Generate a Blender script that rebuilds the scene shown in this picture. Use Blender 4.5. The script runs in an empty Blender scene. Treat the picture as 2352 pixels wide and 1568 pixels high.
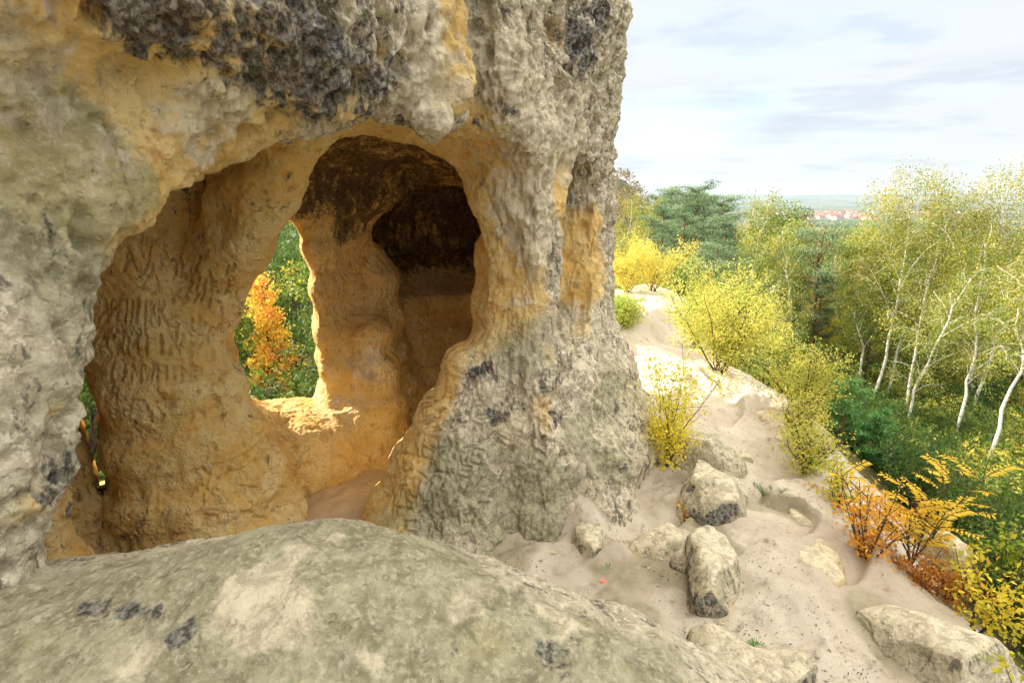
import bpy, math, random
import numpy as np
from mathutils import Vector
from mathutils.bvhtree import BVHTree

# ------------------------------------------------------------------ scene
S = bpy.context.scene
COL = S.collection
W0, H0, F0px = 2352.0, 1568.0, 1307.0
PITCH = math.radians(14.1)
CAMZ = 3.0
cp, sp = math.cos(PITCH), math.sin(PITCH)

def ray(u, v):
    a = (u - W0 / 2) / F0px
    b = (H0 / 2 - v) / F0px
    return np.array([a, cp + sp * b, -sp + cp * b])

def at_y(u, v, Y):
    r = ray(u, v)
    return np.array([0, 0, CAMZ]) + r * (Y / r[1])

def at_z(u, v, z):
    r = ray(u, v)
    return np.array([0, 0, CAMZ]) + r * ((z - CAMZ) / r[2])

# facade frame: s runs along the rock face, q goes into the rock
FO = np.array([-1.8, 2.0])
DD = np.array([3.0, 4.5]) / math.hypot(3, 4.5)
NN = np.array([DD[1], -DD[0]])

def sq2w(s, q):
    return FO[0] + s * DD[0] - q * NN[0], FO[1] + s * DD[1] - q * NN[1]

def w2sq(x, y):
    dx, dy = x - FO[0], y - FO[1]
    return dx * DD[0] + dy * DD[1], -(dx * NN[0] + dy * NN[1])

def at_q(u, v, q):
    """point (s, q, z) where the sight line meets the plane q"""
    r = ray(u, v)
    # q(t) = -((r.x t - FO.x) NN.x + (r.y t - FO.y) NN.y)
    k = -(r[0] * NN[0] + r[1] * NN[1])
    c = FO[0] * NN[0] + FO[1] * NN[1]
    t = (q - c) / k
    s, qq = w2sq(r[0] * t, r[1] * t)
    return np.array([s, q, CAMZ + r[2] * t])

# ------------------------------------------------------------------ noise
def _hash(ix, iy, iz, seed):
    h = (ix.astype(np.int64) * 374761393 + iy.astype(np.int64) * 668265263 +
         iz.astype(np.int64) * 2147483647 + seed * 974634777) & 0xFFFFFFFF
    h = ((h ^ (h >> 13)) * 1274126177) & 0xFFFFFFFF
    h = ((h ^ (h >> 16)) * 2246822519) & 0xFFFFFFFF
    return (h ^ (h >> 15)) & 0xFFFFFFFF

def vnoise(x, y, z, seed=0):
    """smooth value noise in -1..1"""
    x0 = np.floor(x); y0 = np.floor(y); z0 = np.floor(z)
    fx = x - x0; fy = y - y0; fz = z - z0
    fx = fx * fx * fx * (fx * (fx * 6 - 15) + 10)
    fy = fy * fy * fy * (fy * (fy * 6 - 15) + 10)
    fz = fz * fz * fz * (fz * (fz * 6 - 15) + 10)
    def h(i, j, k):
        return _hash(x0 + i, y0 + j, z0 + k, seed) * (2.0 / 4294967295.0) - 1.0
    a = h(0, 0, 0) * (1 - fx) + h(1, 0, 0) * fx
    b = h(0, 1, 0) * (1 - fx) + h(1, 1, 0) * fx
    c = h(0, 0, 1) * (1 - fx) + h(1, 0, 1) * fx
    d = h(0, 1, 1) * (1 - fx) + h(1, 1, 1) * fx
    return (a * (1 - fy) + b * fy) * (1 - fz) + (c * (1 - fy) + d * fy) * fz

def fbm(x, y, z, f=1.0, octv=4, gain=0.5, seed=0):
    r = 0.0; a = 1.0; n = 0.0
    for i in range(octv):
        r = r + a * vnoise(x * f, y * f, z * f, seed + i * 17)
        n += a; a *= gain; f *= 2.03
    return r / n

def worley(x, y, z, f=1.0, seed=0):
    """distance to the nearest and second nearest scattered point, cell random"""
    x = x * f; y = y * f; z = z * f
    x0 = np.floor(x); y0 = np.floor(y); z0 = np.floor(z)
    best = np.full(x.shape, 9.0); sec = np.full(x.shape, 9.0); rnd = np.zeros(x.shape)
    for i in (-1, 0, 1):
        for j in (-1, 0, 1):
            for k in (-1, 0, 1):
                cx, cy, cz = x0 + i, y0 + j, z0 + k
                h = _hash(cx, cy, cz, seed)
                px = cx + (h & 1023) / 1023.0
                py = cy + ((h >> 10) & 1023) / 1023.0
                pz = cz + ((h >> 20) & 1023) / 1023.0
                d = np.sqrt((px - x) ** 2 + (py - y) ** 2 + (pz - z) ** 2)
                m = d < best
                sec = np.where(m, best, np.minimum(sec, d))
                rnd = np.where(m, ((h >> 5) & 255) / 255.0, rnd)
                best = np.where(m, d, best)
    return best, sec, rnd

def sst(a, b, x):
    t = np.clip((x - a) / (b - a), 0, 1)
    return t * t * (3 - 2 * t)

# ------------------------------------------------------------------ distance fields
def smin(a, b, k):
    h = np.clip(0.5 + 0.5 * (b - a) / k, 0, 1)
    return b * (1 - h) + a * h - k * h * (1 - h)

def smax(a, b, k):
    return -smin(-a, -b, k)

def ell(P, c, r):
    x = (P[0] - c[0]); y = (P[1] - c[1]); z = (P[2] - c[2])
    k0 = np.sqrt((x / r[0]) ** 2 + (y / r[1]) ** 2 + (z / r[2]) ** 2)
    k1 = np.sqrt((x / r[0] ** 2) ** 2 + (y / r[1] ** 2) ** 2 + (z / r[2] ** 2) ** 2)
    return k0 * (k0 - 1) / np.maximum(k1, 1e-6)

def cap(P, a, b, ra, rb, sc=(1, 1, 1)):
    """tapered capsule; sc stretches the axes"""
    a = np.array(a, float) / sc; b = np.array(b, float) / sc
    x = P[0] / sc[0] - a[0]; y = P[1] / sc[1] - a[1]; z = P[2] / sc[2] - a[2]
    d = b - a
    t = np.clip((x * d[0] + y * d[1] + z * d[2]) / max(d @ d, 1e-9), 0, 1)
    r = ra + (rb - ra) * t
    return (np.sqrt((x - d[0] * t) ** 2 + (y - d[1] * t) ** 2 + (z - d[2] * t) ** 2) - r) * min(sc)

def rbox(P, lo, hi, r):
    q = [np.abs(P[i] - (lo[i] + hi[i]) / 2) - (hi[i] - lo[i]) / 2 + r for i in range(3)]
    o = np.sqrt(sum(np.maximum(c, 0) ** 2 for c in q))
    return o + np.minimum(np.maximum(np.maximum(q[0], q[1]), q[2]), 0) - r

def poly2(X, Y, pts):
    d = np.full(np.broadcast(X, Y).shape, 1e9); sgn = np.ones(d.shape)
    n = len(pts)
    for i in range(n):
        ax, ay = pts[i]; bx, by = pts[(i + 1) % n]
        ex, ey = bx - ax, by - ay
        wx, wy = X - ax, Y - ay
        t = np.clip((wx * ex + wy * ey) / max(ex * ex + ey * ey, 1e-9), 0, 1)
        d = np.minimum(d, (wx - ex * t) ** 2 + (wy - ey * t) ** 2)
        c1 = Y >= ay; c2 = Y < by; c3 = ex * wy > ey * wx
        flip = (c1 & c2 & c3) | (~c1 & ~c2 & ~c3)
        sgn = np.where(flip, -sgn, sgn)
    return sgn * np.sqrt(d)

def surface_nets(V, gx, gy, gz):
    """V sampled on the grid (negative inside) -> verts, quads"""
    nx, ny, nz = V.shape
    I = V < 0
    C = np.zeros((nx - 1, ny - 1, nz - 1), np.int8)
    for i in (0, 1):
        for j in (0, 1):
            for k in (0, 1):
                C += I[i:nx - 1 + i, j:ny - 1 + j, k:nz - 1 + k]
    act = (C > 0) & (C < 8)
    ci, cj, ck = np.nonzero(act)
    idx = np.full(act.shape, -1, np.int64)
    idx[ci, cj, ck] = np.arange(len(ci))
    acc = np.zeros((len(ci), 3)); cnt = np.zeros(len(ci))
    G = (gx, gy, gz)
    for ax in range(3):
        for a in (0, 1):
            for b in (0, 1):
                o0 = [0, 0, 0]; oth = [t for t in range(3) if t != ax]
                o0[oth[0]] = a; o0[oth[1]] = b
                o1 = list(o0); o1[ax] = 1
                v0 = V[ci + o0[0], cj + o0[1], ck + o0[2]]
                v1 = V[ci + o1[0], cj + o1[1], ck + o1[2]]
                m = (v0 < 0) != (v1 < 0)
                t = np.where(m, v0 / np.where(m, v0 - v1, 1), 0)
                base = (ci, cj, ck)
                for q in range(3):
                    g0 = G[q][base[q] + o0[q]]; g1 = G[q][base[q] + o1[q]]
                    acc[:, q] += np.where(m, g0 + (g1 - g0) * t, 0)
                cnt += m
    verts = acc / cnt[:, None]
    quads = []
    for ax in range(3):
        b, c = (ax + 1) % 3, (ax + 2) % 3
        sl0 = [slice(None)] * 3; sl1 = [slice(None)] * 3
        sl0[ax] = slice(0, -1); sl1[ax] = slice(1, None)
        A = I[tuple(sl0)]; B = I[tuple(sl1)]
        e = A != B
        e2 = np.zeros_like(e); ss = [slice(None)] * 3
        ss[b] = slice(1, -1); ss[c] = slice(1, -1)
        e2[tuple(ss)] = e[tuple(ss)]
        pi = np.nonzero(e2)
        def cell(db, dc):
            q = [pi[0].copy(), pi[1].copy(), pi[2].copy()]
            q[b] = q[b] - db; q[c] = q[c] - dc
            return idx[q[0], q[1], q[2]]
        Q = np.stack([cell(1, 1), cell(0, 1), cell(0, 0), cell(1, 0)], 1)
        inside = A[pi]
        Q[~inside] = Q[~inside][:, ::-1]
        quads.append(Q)
    Q = np.concatenate(quads)
    return verts, Q[(Q >= 0).all(1)]

def subdivide(V, Q, mask=None):
    """split the masked quads in four (others keep; seam vertices stay on the edge)"""
    if mask is None:
        mask = np.ones(len(Q), bool)
    K = Q[~mask]; Q = Q[mask]
    E = np.concatenate([Q[:, [0, 1]], Q[:, [1, 2]], Q[:, [2, 3]], Q[:, [3, 0]]])
    Es = np.sort(E, 1)
    key = Es[:, 0] * len(V) + Es[:, 1]
    uk, inv = np.unique(key, return_inverse=True)
    a = uk // len(V); b = uk % len(V)
    mid = (V[a] + V[b]) / 2
    ctr = V[Q].mean(1)
    n0 = len(V); n = len(Q)
    m = inv.reshape(4, n) + n0
    c = n0 + len(uk) + np.arange(n)
    NQ = np.concatenate([np.stack([Q[:, 0], m[0], c, m[3]], 1), np.stack([m[0], Q[:, 1], m[1], c], 1),
                         np.stack([c, m[1], Q[:, 2], m[2]], 1), np.stack([m[3], c, m[2], Q[:, 3]], 1)])
    return np.concatenate([V, mid, ctr]), np.concatenate([NQ, K]), len(NQ)

def smooth(V, Q, it=2, lam=0.5):
    E = np.concatenate([Q[:, [0, 1]], Q[:, [1, 2]], Q[:, [2, 3]], Q[:, [3, 0]]])
    Es = np.sort(E, 1)
    key = Es[:, 0] * len(V) + Es[:, 1]
    uk, cn = np.unique(key, return_counts=True)
    a = uk // len(V); b = uk % len(V)
    pin = np.zeros(len(V), bool)
    pin[a[cn == 1]] = True; pin[b[cn == 1]] = True
    deg = np.bincount(a, minlength=len(V)) + np.bincount(b, minlength=len(V))
    pin |= deg == 0
    deg = np.maximum(deg, 1)
    for _ in range(it):
        N = np.stack([np.bincount(a, V[b, i], len(V)) + np.bincount(b, V[a, i], len(V)) for i in range(3)], 1) / deg[:, None]
        V = np.where(pin[:, None], V, V + lam * (N - V))
    return V

def vnormals(V, Q):
    n = np.cross(V[Q[:, 2]] - V[Q[:, 0]], V[Q[:, 3]] - V[Q[:, 1]])
    out = np.zeros_like(V)
    for i in range(Q.shape[1]):
        for k in range(3):
            out[:, k] += np.bincount(Q[:, i], n[:, k], len(V))
    return out / np.maximum(np.linalg.norm(out, axis=1, keepdims=True), 1e-12)

# ------------------------------------------------------------------ blender objects
def mesh_np(name, V, Q, mat=None, attrs=None, smooth_sh=True, me_only=False, colors=None, mats=None, matidx=None):
    me = bpy.data.meshes.new(name)
    V = np.asarray(V, np.float32); Q = np.asarray(Q, np.int32)
    nq, k = Q.shape
    me.vertices.add(len(V)); me.vertices.foreach_set('co', V.ravel())
    me.loops.add(nq * k); me.loops.foreach_set('vertex_index', Q.ravel())
    me.polygons.add(nq)
    me.polygons.foreach_set('loop_start', np.arange(0, nq * k, k, dtype=np.int32))
    me.polygons.foreach_set('loop_total', np.full(nq, k, np.int32))
    if smooth_sh:
        me.polygons.foreach_set('use_smooth', np.ones(nq, bool))
    if mats:
        for m in mats: me.materials.append(m)
        me.polygons.foreach_set('material_index', np.asarray(matidx, np.int32))
    elif mat: me.materials.append(mat)
    me.update(calc_edges=True)
    for an, arr in (attrs or {}).items():
        at = me.attributes.new(an, 'FLOAT', 'POINT')
        at.data.foreach_set('value', np.asarray(arr, np.float32))
    for an, arr in (colors or {}).items():
        at = me.attributes.new(an, 'FLOAT_COLOR', 'POINT')
        at.data.foreach_set('color', np.c_[np.asarray(arr, np.float32), np.ones(len(arr), np.float32)].ravel())
    if me_only: return me
    o = bpy.data.objects.new(name, me); COL.objects.link(o)
    return o

def tag(o, label=None, cat=None, group=None, kind=None):
    if label: o['label'] = label
    if cat: o['category'] = cat
    if group: o['group'] = group
    if kind: o['kind'] = kind
    return o

def empty(name, loc, rz=0.0, sc=1.0):
    o = bpy.data.objects.new(name, None); COL.objects.link(o)
    o.location = loc; o.rotation_euler = (0, 0, rz); o.scale = (sc, sc, sc)
    return o

def child(name, me, parent):
    o = bpy.data.objects.new(name, me); COL.objects.link(o); o.parent = parent
    return o
# ------------------------------------------------------------------ the sandstone massif with its cave
def axis(*segs):
    out = [segs[0][0]]
    for a, b, h in segs:
        n = max(1, int(round((b - a) / h)))
        out += list(a + (b - a) * (np.arange(1, n + 1) / n))
    return np.array(out)

RES = 0.045
gs = axis((-5, -1.0, .25), (-1.0, 6.6, RES), (6.6, 9.0, .12))
gq = axis((-1.7, 4.3, RES), (4.3, 6.5, .15))
gz = axis((-1.4, -.2, .1), (-.2, 5.6, RES), (5.6, 10.4, .2))
PX = (gs[:, None, None].astype(np.float32), gq[None, :, None].astype(np.float32), gz[None, None, :].astype(np.float32))
Sg, Qg, Zg = PX

# outlines traced at the plane where each edge stands
OPEN = [(at_q(u, v, q)[0], at_q(u, v, q)[2]) for u, v, q in [
    (80, 1560, .1), (98, 1290, .1), (92, 1110, .1), (128, 1000, .1), (168, 840, .1), (178, 740, .1), (228, 640, .1), (298, 550, .1),
    (368, 480, .1), (480, 425, .1), (556, 362, .1), (640, 318, .1), (720, 290, .1), (850, 265, .1), (960, 300, .1), (1040, 285, .1)]]
OPEN += [(3.34, 3.44), (3.50, 3.25), (3.56, 2.4), (3.5, 1.2), (3.2, -.8), (.2, -.8)]
WIN = [(at_q(u, v, 2.7)[0], at_q(u, v, 2.7)[2]) for u, v in [
    (662, 500), (690, 560), (712, 640), (724, 740), (738, 830), (752, 890), (742, 945), (700, 942), (630, 945), (556, 915),
    (545, 830), (538, 740), (566, 665), (610, 600), (636, 555)]]
SLIT = [(at_q(u, v, 2.6)[0], at_q(u, v, 2.6)[2]) for u, v in [(196, 830), (214, 900), (236, 1000), (244, 1100), (238, 1160), (215, 1060), (176, 970), (166, 850)]]

def lookup(pts, X, Z):
    return poly2(X, Z, pts)

def sdf_rock():
    s, q, z = PX
    # facade position as a function of height: undercut foot, bulging brow
    f = 0.0 * s * z
    f = f - 0.36 * sst(3.2, 3.75, z) * (1 - sst(2.3, 2.62, s))          # brow of the lintel block
    f = f + 0.08 * np.sin(s * 1.9 + 1.0) * np.sin(z * 1.3 + .5)
    f = f - 0.3 * sst(1.5, .2, s) * sst(3.6, 1.6, z)
    f = f - .38 * sst(1.9, .5, z) * sst(2.6, 3.4, s) - .25 * sst(1.0, .0, z) * sst(4.0, 5.0, s)
    back = 3.35 + 1.9 * sst(4.3, 5.6, s)
    body = smax(f - q, q - back, .5)
    body = smax(body, s - (5.72 - .12 * sst(3.2, 5, z) + .12 * sst(1.6, .4, z) + 1.25 * sst(.5, 2.0, q)), .5)
    body = smax(body, -4.6 - s, .6)
    body = smax(body, z - (9.6 + .4 * np.sin(s)), 1.0)
    # hollow: two chambers and the dark niche
    room = smin(ell(PX, (1.0, 1.35, 1.5), (1.75, 1.1, 2.1)), ell(PX, (3.2, 1.55, 1.7), (2.2, 1.12, 1.9)), .3)
    room = smin(room, ell(PX, (3.2, 1.4, .4), (2.4, 1.3, 1.4)), .35)
    room = smin(room, ell(PX, (4.7, 1.9, 1.7), (1.5, 1.1, 1.5)), .25)
    room = smin(room, rbox(PX, (2.3, .85, 1.2), (4.75, 2.45, 3.40), .45), .15)
    room = smin(room, ell(PX, (5.5, 2.75, 2.5), (1.22, 1.1, .9)), .08)
    kk = .12 + .22 * sst(1.8, .4, s)
    d = smax(body, -room, .2)
    # the great front opening
    sh = np.broadcast_to(gs[:, None], (len(gs), len(gz))), np.broadcast_to(gz[None], (len(gs), len(gz)))
    op = poly2(sh[0], sh[1], OPEN)[:, None, :]
    op = smax(op, q - 1.5, .2)
    d = smax(d, -op, kk)
    # window and slit through the rear wall
    # carved column between window and slit
    d = smin(d, cap(PX, (1.45, 2.25, 3.2), (1.5, 2.35, .8), .50, .62), .3)
    d = smin(d, cap(PX, (1.6, 2.25, 1.2), (1.65, 2.1, -.5), .5, .95), .35)
    d = smin(d, cap(PX, (1.9, .75, 3.55), (1.72, 2.0, 2.2), .26, .30), .12)
    # bench under the window, foot of the rear pillar
    d = smin(d, ell(PX, (2.95, 2.65, .15), (.9, .62, .55)), .15)
    d = smin(d, cap(PX, (4.35, 3.05, 2.0), (4.25, 3.1, -.2), .45, .72), .25)
    d = smin(d, cap(PX, (3.95, 2.5, 1.35), (3.8, 2.35, -.1), .26, .48), .2)
    # window and slit, cut along the way one looks through them
    def through(d, pts, q0, k, lo, hi, qm, blend, grow):
        i0, i1 = np.searchsorted(gs, lo), np.searchsorted(gs, hi)
        S3, Q3, Z3 = gs[i0:i1, None, None], gq[None, :, None], gz[None, None, :]
        w = poly2(S3 - k * (Q3 - q0) + 0 * Z3, Z3 + 0 * S3 + 0 * Q3, pts) - grow * np.maximum(Q3 - q0, 0)
        w = np.maximum(w, qm - Q3)
        d[i0:i1] = smax(d[i0:i1], -w, blend)
        return d
    d = np.array(d + 0 * (s + q + z))
    d = through(d, WIN, 2.7, .55, 1.5, 6.2, 1.9, .16, .12)
    d = through(d, SLIT, 2.6, .36, -.8, 2.8, 1.5, .08, .10)
    d = smin(d, cap(PX, (.10, 1.75, 2.4), (.35, 1.7, -.3), .2, .36), .1)
    # front pillar and its spreading foot
    d = smin(d, cap(PX, (4.35, .5, 4.6), (4.14, .42, 2.0), .60, .46), .12)
    d = smin(d, cap(PX, at_q(1046, 160, -.22), at_q(1050, 215, -.25), .12, .09), .1)
    d = smin(d, cap(PX, at_q(990, 275, -.18), at_q(1000, 312, -.15), .12, .06), .08)
    d = smin(d, cap(PX, (4.12, .42, 2.2), (3.98, .45, -.6), .45, .95), .35)
    d = smin(d, cap(PX, (3.55, .6, 1.35), (2.95, .75, -.45), .38, .86), .09)
    # crack beside the brow, alcove in the right flank
    d = smax(d, -cap(PX, (2.80, -.05, 5.4), (2.95, .1, 3.5), .16, .22, (1, 1, 1)), .12)
    d = smax(d, -cap(PX, (4.55, .10, 3.0), (4.32, .05, 1.95), .42, .46), .06)
    # buttress at the foot
    p = at_z(1415, 1150, .1); p = w2sq(p[0], p[1])
    d = smin(d, cap(PX, (p[0] + .1, p[1] + .2, .5), (p[0] - .1, p[1] + .1, -.3), .18, .38), .15)
    return d

VR = sdf_rock().astype(np.float32)
RV, RQ = surface_nets(VR, gs, gq, gz)
# ------------------------------------------------------------------ surface detail of the rock
def shade_fields(V, pts, warp=.15):
    out = {}
    x, y, z = V.T
    wp = np.stack([fbm(x, y, z, 2.2, 5, .62, seed=501 + 31 * k) for k in range(3)], 1)
    V = V + wp * warp
    for kind, hits in pts.items():
        inv = np.ones(len(V))
        for p, r, st in hits:
            d2 = ((V - p) ** 2).sum(1)
            m = d2 < (2.2 * r) ** 2
            inv[m] *= 1 - st * np.exp(-(d2[m] / (r * r)) ** 1.3)
        out[kind] = 1 - inv
    return out

FONT = {'A': [(0, 0, .5, 1), (.5, 1, 1, 0), (.2, .4, .8, .4)], 'M': [(0, 0, 0, 1), (0, 1, .5, .4), (.5, .4, 1, 1), (1, 1, 1, 0)],
        'R': [(0, 0, 0, 1), (0, 1, .8, .9), (.8, .9, .8, .6), (.8, .6, 0, .5), (.3, .5, 1, 0)], 'I': [(.5, 0, .5, 1)],
        'O': [(.2, 0, 0, .5), (0, .5, .2, 1), (.2, 1, .8, 1), (.8, 1, 1, .5), (1, .5, .8, 0), (.8, 0, .2, 0)],
        '1': [(.2, .7, .5, 1), (.5, 1, .5, 0)], '9': [(.9, 0, .9, 1), (.9, 1, .2, .9), (.2, .9, .2, .6), (.2, .6, .9, .5)],
        '5': [(.9, 1, .1, 1), (.1, 1, .1, .6), (.1, .6, .9, .5), (.9, .5, .8, 0), (.8, 0, .1, 0)], '4': [(.2, 1, .1, .4), (.1, .4, 1, .4), (.7, .8, .7, 0)],
        'H': [(0, 0, 0, 1), (1, 0, 1, 1), (0, .5, 1, .5)], 'E': [(0, 0, 0, 1), (0, 1, .9, 1), (0, .5, .7, .5), (0, 0, .9, 0)],
        'K': [(0, 0, 0, 1), (0, .4, .9, 1), (.3, .6, 1, 0)], 'Z': [(0, 1, 1, 1), (1, 1, 0, 0), (0, 0, 1, 0)], 'N': [(0, 0, 0, 1), (0, 1, 1, 0), (1, 0, 1, 1)],
        'W': [(0, 1, .25, 0), (.25, 0, .5, .7), (.5, .7, .75, 0), (.75, 0, 1, 1)], 'T': [(.5, 0, .5, 1), (0, 1, 1, 1)], 'V': [(0, 1, .5, 0), (.5, 0, 1, 1)],
        'P': [(0, 0, 0, 1), (0, 1, .9, .9), (.9, .9, .8, .5), (.8, .5, 0, .5)], 'L': [(0, 1, 0, 0), (0, 0, .9, 0)], 'Y': [(0, 1, .5, .5), (1, 1, .5, .5), (.5, .5, .5, 0)],
        'J': [(.8, 1, .8, .2), (.8, .2, .4, 0), (.4, 0, 0, .2)], 'D': [(0, 0, 0, 1), (0, 1, .9, .7), (.9, .7, .9, .3), (.9, .3, 0, 0)], '+': [(.5, .2, .5, .8), (.2, .5, .8, .5)],
        'U': [(0, 1, .1, 0), (.1, 0, .9, 0), (.9, 0, 1, 1)], 'F': [(0, 0, 0, 1), (0, 1, .9, 1), (0, .5, .7, .5)], 'S': [(1, 1, 0, .8), (0, .8, 1, .3), (1, .3, 0, 0)],
        '7': [(0, 1, 1, 1), (1, 1, .4, 0)], '2': [(0, .9, .9, 1), (.9, 1, 0, 0), (0, 0, 1, 0)]}

def write(txt, u, v, w, h, ang=0.0, gap=.35, jit=.0):
    """strokes of a carved line; (u, v) lower left corner, all in picture units, cast on the rock below"""
    out = []; ca, sa = math.cos(ang), math.sin(ang); rr = random.Random(hash((u, v)) & 0xffff)
    x = 0.0
    for ch in txt:
        k = rr.uniform(1 - jit, 1 + jit)
        for (x0, y0, x1, y1) in FONT.get(ch, []):
            pp = []
            for (a, b) in ((x0, y0), (x1, y1)):
                X = x + a * w * k; Y = b * h * k
                pp.append((u + X * ca + Y * sa, v - (Y * ca - X * sa)))
            out.append(pp)
        x += w * (1 + gap) if ch != ' ' else w * .7
    return out

def random_marks(u0, v0, u1, v1, n, L, seed, ang=None):
    rr = random.Random(seed); out = []
    for _ in range(n):
        u = rr.uniform(u0, u1); v = rr.uniform(v0, v1)
        a = (ang if ang is not None else rr.choice((0, 1.57, .8, 2.3, 1.3))) + rr.uniform(-.25, .25)
        l = L * rr.uniform(.5, 1.2)
        out.append([(u, v), (u + math.cos(a) * l, v - math.sin(a) * l)])
    return out

STROKES = []   # (strokes, width, depth)
STROKES.append((write('APEHIIKK', 222, 738, 15, 48, .03, .35) + write('WKZ', 385, 772, 22, 30, 0, .5) + write('AWMIIN', 222, 815, 24, 44, 0, .4)
                + write('AVAIX', 285, 620, 26, 50, -.1, .5) + write('IIMWHINP', 240, 872, 22, 30, 0, .35) + write('KNTE', 400, 700, 20, 30, -.2, .4) + random_marks(400, 600, 560, 860, 34, 34, 14, 1.3) + random_marks(250, 560, 420, 640, 14, 36, 15, 1.4), .013, .015))
STROKES.append((write('MARIO1955', 225, 772, 8, 18, -.03, .4) + [[(216, 754), (330, 748)], [(330, 748), (332, 774)], [(332, 774), (218, 780)], [(218, 780), (216, 754)]], .010, .012))
STROKES.append(([[(318, 668), (352, 618)], [(352, 618), (368, 668)], [(368, 668), (318, 668)]] +
                [[(425, 672), (410, 655)], [(410, 655), (414, 645)], [(414, 645), (424, 650)], [(424, 650), (434, 644)], [(434, 644), (439, 654)], [(439, 654), (425, 672)]] +
                write('M+Z', 416, 661, 4, 7, 0, .5), .009, .010))
STROKES.append((write('M', 252, 925, 22, 34) + write('NKNN', 255, 955, 16, 16, 0, .4) + write('YTN', 560, 1010, 18, 26, .5, .6) + write('EFTT', 555, 1080, 22, 40, .9, .4)
                + random_marks(430, 1080, 640, 1190, 26, 45, 4) + random_marks(260, 900, 540, 1000, 14, 26, 5) + random_marks(600, 950, 700, 1100, 18, 28, 6), .014, .014))
STROKES.append((write('HE', 1040, 1052, 30, 34, .25, .3) + write('E', 1046, 1092, 34, 26, .2) + write('MHK', 925, 1170, 26, 30, -.05, .5, .1) + write('TJF', 1075, 990, 24, 26, .5, .5)
                + write('WHHE', 985, 1210, 18, 26, -.1, .5) + random_marks(880, 1010, 1110, 1250, 70, 30, 7) + random_marks(960, 900, 1120, 1010, 26, 30, 8, .4), .015, .016))
STROKES.append((write('ITT', 815, 590, 10, 18, 0, .5) + write('HE', 820, 690, 12, 18, 0, .3) + write('HH', 870, 670, 10, 18) + write('442', 870, 712, 8, 10)
                + write('HEJ', 868, 760, 9, 12, 0, .6) + random_marks(780, 600, 900, 700, 26, 14, 9) + random_marks(860, 790, 960, 860, 24, 24, 10, .8)
                + write('WELLA', 835, 868, 9, 16, .2, .4) + write('194', 850, 895, 8, 14), .012, .012))
STROKES.append((write('EIZN', 1596, 1332, 18, 26, -.1, .4), .011, .010))

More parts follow.
